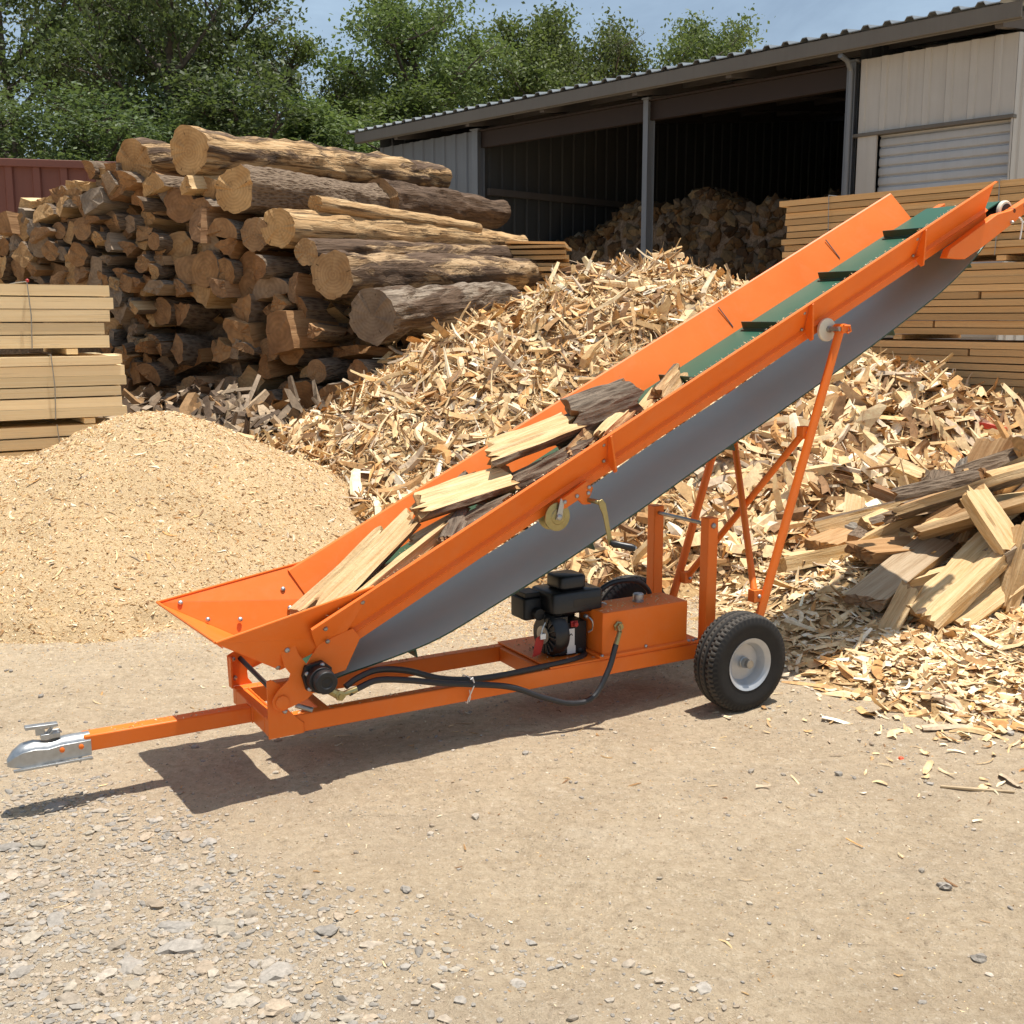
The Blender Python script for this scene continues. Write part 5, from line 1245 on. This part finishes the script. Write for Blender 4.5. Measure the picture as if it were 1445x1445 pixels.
# --- petrol engine
m = MB(); m.box((1.335,.10,.285),(1.495,.32,.45)); m.box((1.30,.12,.2815),(1.53,.31,.2905)); m.cyl((1.495,.20,.385),(1.53,.20,.385),.05)
for k in range(6): m.box((1.33,.215+k*.017,.44),(1.50,.222+k*.017,.53))
en = part(m, 'engine', BLACKM, bevel=.004)
def rbox(m, lo, hi, r_=.02, seg=4):
    x0,y0,z0 = lo; x1,y1,z1 = hi; ring = lambda z, i: [(cx+(r_-i)*math.cos(a), cy+(r_-i)*math.sin(a), z) for cx, cy, a0 in ((x1-r_,y1-r_,0),(x0+r_,y1-r_,90),(x0+r_,y0+r_,180),(x1-r_,y0+r_,270)) for a in [R(a0+90*k/seg) for k in range(seg+1)]]
    q = r_*.35; m.loft([ring(z0, q), ring(z0+q, 0), ring(z1-q, 0), ring(z1-q*.4, q*.35), ring(z1, q)], True, True)
m = MB(); rbox(m, (1.285,.075,.500),(1.585,.315,.612),.035); m.box((1.40,.0735,.535),(1.565,.0755,.575)); part(m, 'fuel_tank', BLACKP, en, .004)
m = MB(); rbox(m, (1.345,.105,.613),(1.505,.265,.685),.035); part(m, 'air_filter', BLACKP, en, .003)
m = MB(); rbox(m, (1.185,.19,.465),(1.292,.34,.575),.02); m.box((1.20,.21,.575),(1.29,.32,.60)); m.cyl((1.25,.15,.50),(1.25,.19,.50),.030); part(m, 'carburettor', BLACKM, en, .003)
rc = (1.348,.150,.398)
m = MB(); m.lathe([(0,.105),(.030,.110),(.060,.106),(.078,.092),(.080,.040),(.088,.036),(.090,.010)],rc,(-1,-.12,0),40); m.box((1.30,.085,.30),(1.372,.13,.49))
for k in range(16):
    a = k*math.pi/8; c = Vector(rc) + Vector((-.076,-.009,0)); e = Vector((0,math.cos(a),math.sin(a)))
    m.bar(c+e*.050, c+e*.100, .006, .010, (1,0,0))
part(m, 'recoil_cover', BLACKP, en, .001)
m = MB(); m.lathe([(0,.046),(.004,.046),(.006,.040),(.006,.016),(.012,.014),(.012,.004)],(rc[0]-.086,rc[1]-.010,rc[2]),(-1,-.12,0),28); part(m, 'starter_plate', STEEL, en, 0)
m = MB(); m.prism([(1.366,.0835,.335),(1.412,.0835,.335),(1.412,.0835,.425),(1.366,.0835,.425)],(0,-.002,0)); m.box((1.37,.0842,.295),(1.42,.10,.335)); part(m, 'warning_label', CREAM, en, .001)
m = MB(); m.bar((1.375,.0805,.385),(1.39,.0805,.40),.003,.004,(0,-1,0)); m.bar((1.39,.0805,.40),(1.398,.0805,.39),.003,.004,(0,-1,0)); part(m, 'label_mark', BLACKM, en, 0)
m = MB(); m.lathe([(0,.013),(.014,.013),(.017,.009)],(1.415,.085,.445),(0,-1,0),14); m.box((1.395,.088,.43),(1.435,.10,.46)); part(m, 'switch', REDTAG, en, .002)
m = MB(); m.prism([(1.180,.075,.405),(1.228,.085,.425),(1.238,.095,.375),(1.215,.088,.318),(1.163,.078,.312)],(0,.002,0)); tg = part(m, 'hang_tag', REDTAG, en, 0)
m = MB(); m.tube([(1.215,.08,.42),(1.222,.085,.44),(1.24,.10,.455),(1.262,.12,.465)], .003, 5); m.box((1.205,.070,.398),(1.235,.078,.424)); part(m, 'tag_tie', WHITE, tg, 0)
m = MB(); m.tube(catmull([(1.50,.09,.47),(1.51,.07,.45),(1.515,.075,.41),(1.50,.09,.39)],5),.005,6); m.tube(catmull([(1.58,.10,.53),(1.60,.09,.525),(1.605,.09,.52)],4),.006,6); m.bolt((1.485,.095,.475),(0,-1,0),.012,.02); part(m, 'throttle_linkage', ZINC, en, 0)
EP = Vector((1.50, .16, .2815)); en.scale = (.88,)*3; en.location = EP - EP*.88
# --- lifting winch under the near board
m = MB(); m.prism([(1.252,-.030,1.010),(1.300,-.030,1.034),(1.385,-.030,1.082),(1.418,-.030,1.050),(1.400,-.030,1.010),(1.408,-.030,.982),(1.370,-.030,.982),(1.345,-.030,1.005),(1.285,-.030,.975),(1.262,-.030,.972)],(0,-.018,0)); wb = part(m, 'winch_bracket', ORANGE, bevel=.002)
m = MB()
for u, z in ((1.275,1.002),(1.335,1.022),(1.395,1.055),(1.392,1.030)): m.bolt((u,-.048,z),(0,-1,0),.0095,.009)
part(m, 'bolt', ZINC, wb, 0)
m = MB(); m.lathe([(-.012,.020),(-.010,.060),(-.002,.062),(0,.050),(.006,.030),(.034,.030),(.040,.052),(.042,.060),(.050,.060),(.052,.034),(.056,.030),(.058,.010)],(1.248,.012,.940),(0,-1,0),30); wd_ = part(m, 'winch_drum', BRASS, bevel=0)
m = MB(); m.prism([(1.232,-.046,.93),(1.262,-.046,.93),(1.272,-.046,1.0),(1.255,-.046,1.02)],(0,-.005,0)); m.bolt((1.248,-.050,.94),(0,-1,0),.014,.010); part(m, 'winch_arm', ZINC, wd_, .001)
m = MB(); m.tube(catmull([(1.395,-.045,1.000),(1.405,-.085,.998),(1.422,-.098,.990)],4),.010,8); m.prism([(1.405,-.10,1.003),(1.425,-.10,1.010),(1.442,-.10,.99),(1.455,-.10,.935),(1.462,-.10,.90),(1.482,-.10,.815),(1.462,-.10,.808),(1.440,-.10,.90),(1.428,-.10,.945),(1.412,-.10,.975)],(0,-.007,0)); ck = part(m, 'crank_handle', BRASS, bevel=.0015)
m = MB(); m.tube([(1.470,-.106,.820),(1.482,-.118,.815),(1.50,-.135,.812),(1.535,-.165,.803),(1.548,-.176,.800)],[.010,.017,.014,.017,.012],14); part(m, 'grip', BLACKP, ck, 0)
m = MB(); m.bolt((1.546,-.175,.8005),(.6,-.75,-.1),.009,.008); part(m, 'grip_cap', ZINC, ck, 0)
# --- rear posts, struts and braces
for vv in (-.002, .404):
    m = MB(); m.box((2.085, vv, .200), (2.143, vv+.058, .853)); part(m, 'support_post', ORANGE, bevel=.005)
m = MB(); m.cyl((2.112,.062,.818),(2.112,.405,.818),.009); m.bolt((2.112,-.002,.818),(0,-1,0),.014,.012); m.bolt((2.112,.462,.818),(0,1,0),.014,.012); part(m, 'tie_rod', STEEL, bevel=0)
SB, ST = (2.292, .250), (2.770, 1.706)
def strut_pt(z): t = (z-SB[1])/(ST[1]-SB[1]); return SB[0]+(ST[0]-SB[0])*t
for vv in (-.085, .548):
    m = MB(); m.tube([(SB[0],vv,SB[1]),(ST[0],vv,ST[1])], .0205, 16); m.cyl((ST[0],vv-.03,ST[1]),(ST[0],vv+.03,ST[1]),.022,seg=16); st = part(m, 'strut', ORANGE, bevel=0)
    m = MB(); m.cyl((2.132,vv,.225),(SB[0]+.004,vv,SB[1]+.012),.022,seg=12); m.box((2.09,vv-.022,.205),(2.17,vv+.022,.245)); part(m, 'axle_arm', ORANGE, st, .003)
m = MB(); m.tube([(ST[0]-.01,-.115,ST[1]+.012),(ST[0]+.02,-.122,ST[1]+.012),(ST[0]+.028,-.122,ST[1]-.012),(ST[0]+.010,-.12,ST[1]-.02)],.006,6); part(m, 'lynch_pin', ORANGE, bevel=0)
m = MB(); m.cyl((2.742,-.11,1.704),(2.742,.57,1.704),.011); sh_ = part(m, 'roller_shaft', STEEL, bevel=0)
for vv in (-.032, .522):
    m = MB(); m.lathe([(-.009,.012),(-.009,.050),(-.006,.054),(.006,.054),(.009,.050),(.009,.012)],(2.735,vv,1.700),(0,-1,0),30); part(m, 'roller_disc', WHITEPL, sh_, 0)
m = MB(); m.lathe([(0,.016),(.008,.016),(.010,.010)],(2.738,-.042,1.702),(0,-1,0),6); part(m, 'shaft_nut', STEEL, sh_, 0)
def brace(p0, p1, lug):
    m = MB(); m.tube([p0, p1], .0165, 14)
    for p in lug: m.box((p[0]-.024,p[1]-.022,p[2]-.028),(p[0]+.024,p[1]+.022,p[2]+.030)); 
    b_ = part(m, 'cross_brace', ORANGE, bevel=.002)
    m = MB()
    for p in lug: m.bolt((p[0]+.006,p[1]-.022,p[2]),(0,-1,0),.010,.010)
    part(m, 'bolt', ZINC, b_, 0)
brace((strut_pt(1.225)-.02,-.055,1.222),(strut_pt(.44)+.02,.512,.440),[(strut_pt(.44)+.022,.512,.445),(strut_pt(1.225)-.014,-.050,1.225)])
brace((strut_pt(.47)-.045,-.060,.500),(strut_pt(1.33)-.02,.515,1.34),[(strut_pt(.46)-.040,-.065,.478)])
m = MB(); m.cyl((2.132,-.26,.225),(2.132,.72,.225),.019); part(m, 'axle', STEEL, bevel=0)
# --- wheels
def wheel(vc, outward):
    Rr, W = .226, .150; NA, NW = 168, 44; vs_ = []; col = []
    a = np.arange(NA)/NA*2*np.pi
    # section, from inner bead round the tread to the outer bead
    sec = []
    for i in range(NW):
        t = i/(NW-1)*2-1
        sec.append(t)
    V = []; C = []
    hw = W/2
    for i in range(NW):
        t = sec[i]; at_ = abs(t)
        if at_ < .46:                                   # tread
            wv = t/.46*hw*.86; r0_ = Rr - .010*(abs(t)/.46)**3
        else:
            q = (at_-.46)/.54; wv = math.copysign(hw*(.86+.16*math.sin(min(q*1.7, 1)*math.pi/2) - .20*max(q-.35, 0)), t); r0_ = (Rr-.010) - (Rr-.010-.117)*q**1.15
        r_ = np.full(NA, r0_); cc = np.full(NA, .12)
        if at_ < .46:
            x = t/.46; g_ = 0
            groove = (abs(abs(x)-.30) < .055) | (abs(abs(x)-.0) < .03)
            zig = np.floor(a/(2*np.pi)*56 + .45*math.sin(x*9.0) + (.5 if x > 0 else 0)) ; fr = (a/(2*np.pi)*56 + .30*np.sign(x)*abs(x)*3) % 1
            cut = (fr < .24) & (abs(x) > .34) | (fr < .12)
            r_ = r_ - np.where(groove | cut, .0075, 0); cc = np.where(groove | cut, .0, .85)
        elif at_ < .60:
            fr = (a/(2*np.pi)*112) % 1; r_ = r_ - np.where(fr < .35, .0025, 0); cc = np.where(fr < .35, .0, .30)
        elif .74 < at_ < .755: r_ = r_ + .0015
        V.append(np.stack([r_*np.cos(a), np.full(NA, wv*outward), r_*np.sin(a)], 1)); C.append(np.repeat(cc[:, None], 3, 1))
    V = np.concatenate(V); C = np.concatenate(C); i = np.arange(NW-1)[:, None]*NA; j = np.arange(NA)[None]; jn = (j+1) % NA
    P = np.stack([i+j, i+jn, i+NA+jn, i+NA+j], -1).reshape(-1, 4)
    if outward > 0: P = P[:, ::-1]
    me = fast_mesh('wheel', V, P, 4, [TYRE], col=C, smooth=True); me.set_sharp_from_angle(angle=R(35))
    t_ = link('wheel', me, conv); t_.location = (2.132, vc, .225)
    ax = (0, outward, 0)
    m = MB(); o0 = outward
    m.lathe([(-.070,.118),(-.060,.104),(-.02,.094),(.012,.090),(.014,.034),(.020,.030),(.020,.024),(.016,.020),(-.005,.0)],(0,0,0),ax,44)
    m.lathe([(.014,.086),(.030,.092),(.052,.100),(.062,.112),(.066,.121),(.070,.121),(.066,.112),(.056,.098),(.034,.088),(.018,.082)],(0,0,0),ax,44)
    rm = part(m, 'rim', RIM, t_, 0, ang=30)
    m = MB(); m.lathe([(.0,.026),(.030,.026),(.032,.023),(.045,.022),(.050,.018),(.058,.017),(.066,.011),(.068,.002)],(0,0,0),ax,24); part(m, 'hub', ZINC, rm, 0)
    m = MB(); m.tube([(-.030,.018*o0,.072),(-.036,.036*o0,.080)],.0045,8); m.lathe([(.0145,.015),(.0155,.015)],(-.034,0,.064),ax,12); part(m, 'valve', BLACKM, rm, 0)
    return t_
wheel(-.19, -1); wheel(.655, 1)

# --- split firewood riding on the belt: every piece a thing of its own
MM = Matrix.Translation(MO) @ Matrix.Rotation(MYAW, 4, 'Z')
def ride(label, a, b, rad, kind, tone, grey, seed, roll=0.0):
    p0, p1 = MM @ Vector(a), MM @ Vector(b); L = (p1-p0).length
    o = link('split_firewood', wood(kind, seed, L, rad, stations=14, rough=1.75)); o.matrix_world = axis_matrix(p0, p1, roll); tones(o, tone, grey)
    tag(o, label, 'firewood', 'split firewood riding on the conveyor')
def q(s, v, n): return tuple(cv(s, v, n))
ride('longest pale split at the foot of the belt, beside the hopper wall', q(.30,.34,.06), q(.80,.37,.150), 0.052, 'wedge', .0, .05, 701, -1.3)
ride('pale split with cream grain lying next to the longest one', q(.40,.235,.06), q(.90,.275,.145), 0.055, 'half', .05, .0, 702, -2.65)
ride('second cream-grained split, its upper end in view over the side board', q(.52,.14,.06), q(.97,.17,.105), 0.052, 'wedge', .08, .0, 721, -1.4)
ride('thin pale sliver at the lowest end of the load', q(.20,.22,.03), q(.62,.24,.07), 0.034, 'slab', .15, .1, 703, 3.7)
ride('small brown-barked split just above the lowest pale splits', q(.93,.10,.06), q(1.08,.22,.075), 0.050, 'half', .6, .3, 704, .5)
ride('flat tan splinter under the wide pale split', q(.88,.34,.05), q(1.12,.24,.065), 0.042, 'slab', .2, .1, 705, 3.6)
ride('rounded tan split beneath the wide pale one', q(1.00,.20,.065), q(1.26,.13,.07), 0.046, 'half', .45, .1, 706, .9)
ride('wide pale split with dark bark along its lower side', q(.94,.285,.190), q(1.36,.225,.105), .086, 'half', .03, .0, 707, -2.75)
ride('small dark split wedged above the wide pale one', q(1.26,.36,.07), q(1.42,.24,.075), 0.046, 'wedge', .75, .2, 708, .4)
ride('brown split whose dark end looks out under the upper pale split', q(1.36,.22,.075), q(1.72,.12,.065), 0.055, 'half', .55, .1, 709, .6)
ride('upper pale split with a rounded barked end', q(1.36,.30,.205), q(1.74,.245,.130), .080, 'half', .04, .0, 710, -2.75)
ride('short cream block stuck out by the side board', q(1.78,.10,.085), q(1.94,.13,.115), 0.052, 'wedge', .0, .0, 711, -1.5)
ride('large dark rough-barked chunk near the top of the load', q(1.78,.29,.145), q(2.06,.19,.125), .100, 'round', .8, .25, 712, .5)
ride('small dark bark chunk leaning on the large one', q(1.70,.37,.10), q(1.84,.31,.10), .068, 'round', .9, .2, 713, 1.0)
ride('tan wedge just above the large dark chunk', q(2.02,.13,.06), q(2.22,.26,.06), 0.049, 'wedge', .25, .0, 714, -1.2)
ride('pale chip-like split against the far side board', q(2.02,.37,.05), q(2.20,.41,.06), 0.042, 'slab', .0, .0, 715, 3.6)
ride('highest split on the belt, dark-barked with a pale face', q(2.18,.18,.06), q(2.42,.30,.065), 0.057, 'half', .25, .1, 716, -2.0)

ride('bark-backed sliver below the large dark chunk', q(1.62,.13,.08), q(1.86,.20,.085), .040, 'half', .5, .1, 733, -2.0)
ride('short dark stub against the far side board by the wide pale split', q(1.08,.38,.12), q(1.26,.40,.125), .048, 'half', .7, .2, 734, .3)

# weld beads where the frame members meet
def weld(pts, r=.0042):
    path = []; rw_ = random.Random(len(pts)+int(pts[0][0]*1000))
    for a, b in zip(pts[:-1], pts[1:]):
        a, b = Vector(a), Vector(b); n = max(3, int((b-a).length/.006))
        path += [a.lerp(b, k/n) for k in range(n)]
    path.append(Vector(pts[-1])); m = MB(); m.tube(path, [r*rw_.uniform(.7, 1.3) for _ in path], 6); part(m, 'weld_bead', ORANGE, bevel=0)
for vv in (-.002, .404):
    weld([(2.085, vv, .273), (2.085, vv+.058, .273)]); weld([(2.143, vv, .273), (2.085, vv, .273)])
weld([(-.002, .196, .200), (-.002, .196, .264), (-.002, .264, .264)])
weld([(.134, -.001, .240), (.134, -.001, .200)]); weld([(.05, .051, .270), (.05, .411, .270)], .0035); weld([(.214, .051, .269), (.214, .411, .269)], .0035)
weld([tuple(cv(s_, -.030, .019)) for s_ in (3.70, 3.76)]); weld([(1.512, .003, .294), (1.980, .003, .294)], .003); weld([(1.511, .004, .482), (1.511, .004, .294)], .0025)
# sawdust and crumbs that have settled on the machine
def crumbs(n, f): return np.array([tuple(MM @ Vector(f())) for _ in range(n)])
ru = random.Random(77).uniform
P_ = np.concatenate([crumbs(420, lambda: tuple(cv(ru(.3, 2.5), ru(.03, .44), .015))), crumbs(160, lambda: (ru(.0, 2.05), ru(.004, .046), .2735)), crumbs(90, lambda: (ru(.05, 1.22), ru(.416, .458), .2735)),
    crumbs(150, lambda: (ru(1.26, 1.50), ru(.02, .44), .2825)), crumbs(130, lambda: (ru(1.52, 1.97), ru(.012, .19), .4835)), crumbs(40, lambda: (ru(-.58, -.02), ru(.204, .256), .2635)), crumbs(200, lambda: tuple(cv(ru(.3, 4.2), ru(-.098, -.092)+.0, .166)))])
n = len(P_); v_, p_, c_ = tets(P_, np.tile([0,0,1.], (n, 1)), RNG.uniform(.003, .011, n), pick_cols(n, SW), .35)
so = link('sawdust_dusting', fast_mesh('sawdust_dusting', v_, p_, 3, [CHIP], col=c_)); tag(so, 'sawdust crumbs settled on the frame and belt of the conveyor', 'sawdust', kind='stuff')

# --- small strays
m = MB(); p = at(1400, 606, 9.0); m.loft([[(p.x-.16+.05*math.sin(k*2), p.y+.05*math.cos(k*1.7)*i, p.z-.02+.03*i+.015*math.sin(k*1.3+i)) for k in range(8)] for i in range(2)], False, False)
m = MB(); rg = random.Random(3); ring0 = [(p.x+.17*math.cos(k*.785)*rg.uniform(.7, 1.1), p.y+.10*math.sin(k*.785)*rg.uniform(.7, 1.1), p.z+rg.uniform(-.02, .02)) for k in range(8)]; ring1 = [(a_+rg.uniform(-.03, .03), b_*1.0, c_+.02+rg.uniform(0, .03)) for a_, b_, c_ in ring0]; m.loft([ring0, ring1], True, True)
sc_ = m.build('plastic_scrap', plain('red_plastic', (.55,.05,.025), .45, 0, .15, 20), None, .004); tag(sc_, 'crumpled red plastic scrap on the chips below the brown lumber', 'scrap')
m = MB(); x0, y0 = 1.555, 4.32; z0 = float(g_h(np.array([x0]), np.array([y0]))[0]); m.loft([[(x0+r_*math.cos(k*1.05)*rg.uniform(.7, 1.2), y0+r_*math.sin(k*1.05)*rg.uniform(.7, 1.2), z0+h_) for k in range(6)] for r_, h_ in ((.012,-.002),(.010,.006),(.004,.010))], True, True)
oc = m.build('orange_scrap', plain('orange_plastic', (.75,.08,.02), .5), None, .001); tag(oc, 'tiny orange scrap on the dirt in front of the chips', 'scrap')
m = MB(); pts = [Vector((1.60,4.02,0)), Vector((1.72,3.99,0)), Vector((1.86,3.98,0))]; pts = [Vector((p_.x, p_.y, float(g_h(np.array([p_.x]), np.array([p_.y]))[0])+.006)) for p_ in pts]; m.tube(pts, [.005,.007,.004], 7)
sk = m.build('stick', plain('dry_twig', (.50,.37,.22), .8, 0, .2, 30), None, 0); tag(sk, 'thin dry stick lying alone on the dirt near the spilled chips', 'stick')
for i, (px, py, r_, lab) in enumerate([(573,1258,.018,'single angular grey stone on the bare dirt at the centre front'), (1332,1256,.019,'rounded grey stone on the dirt at the right'), (1382,1358,.022,'flat rounded grey stone nearest the camera at the right')]):
    d = at(px, py, 1.0) - Vector((0,0,H_CAM)); t_ = -H_CAM/d.z; x, y = d.x*t_, d.y*t_
    v_, p_, c_ = stones(np.array([x]), np.array([y]), np.array([r_]), .6, SP[2:3], IV2, IF2, .3)
    so = link('stone', fast_mesh('stone', v_, p_, 3, [STONE], col=c_, smooth=False)); tag(so, lab, 'stone')
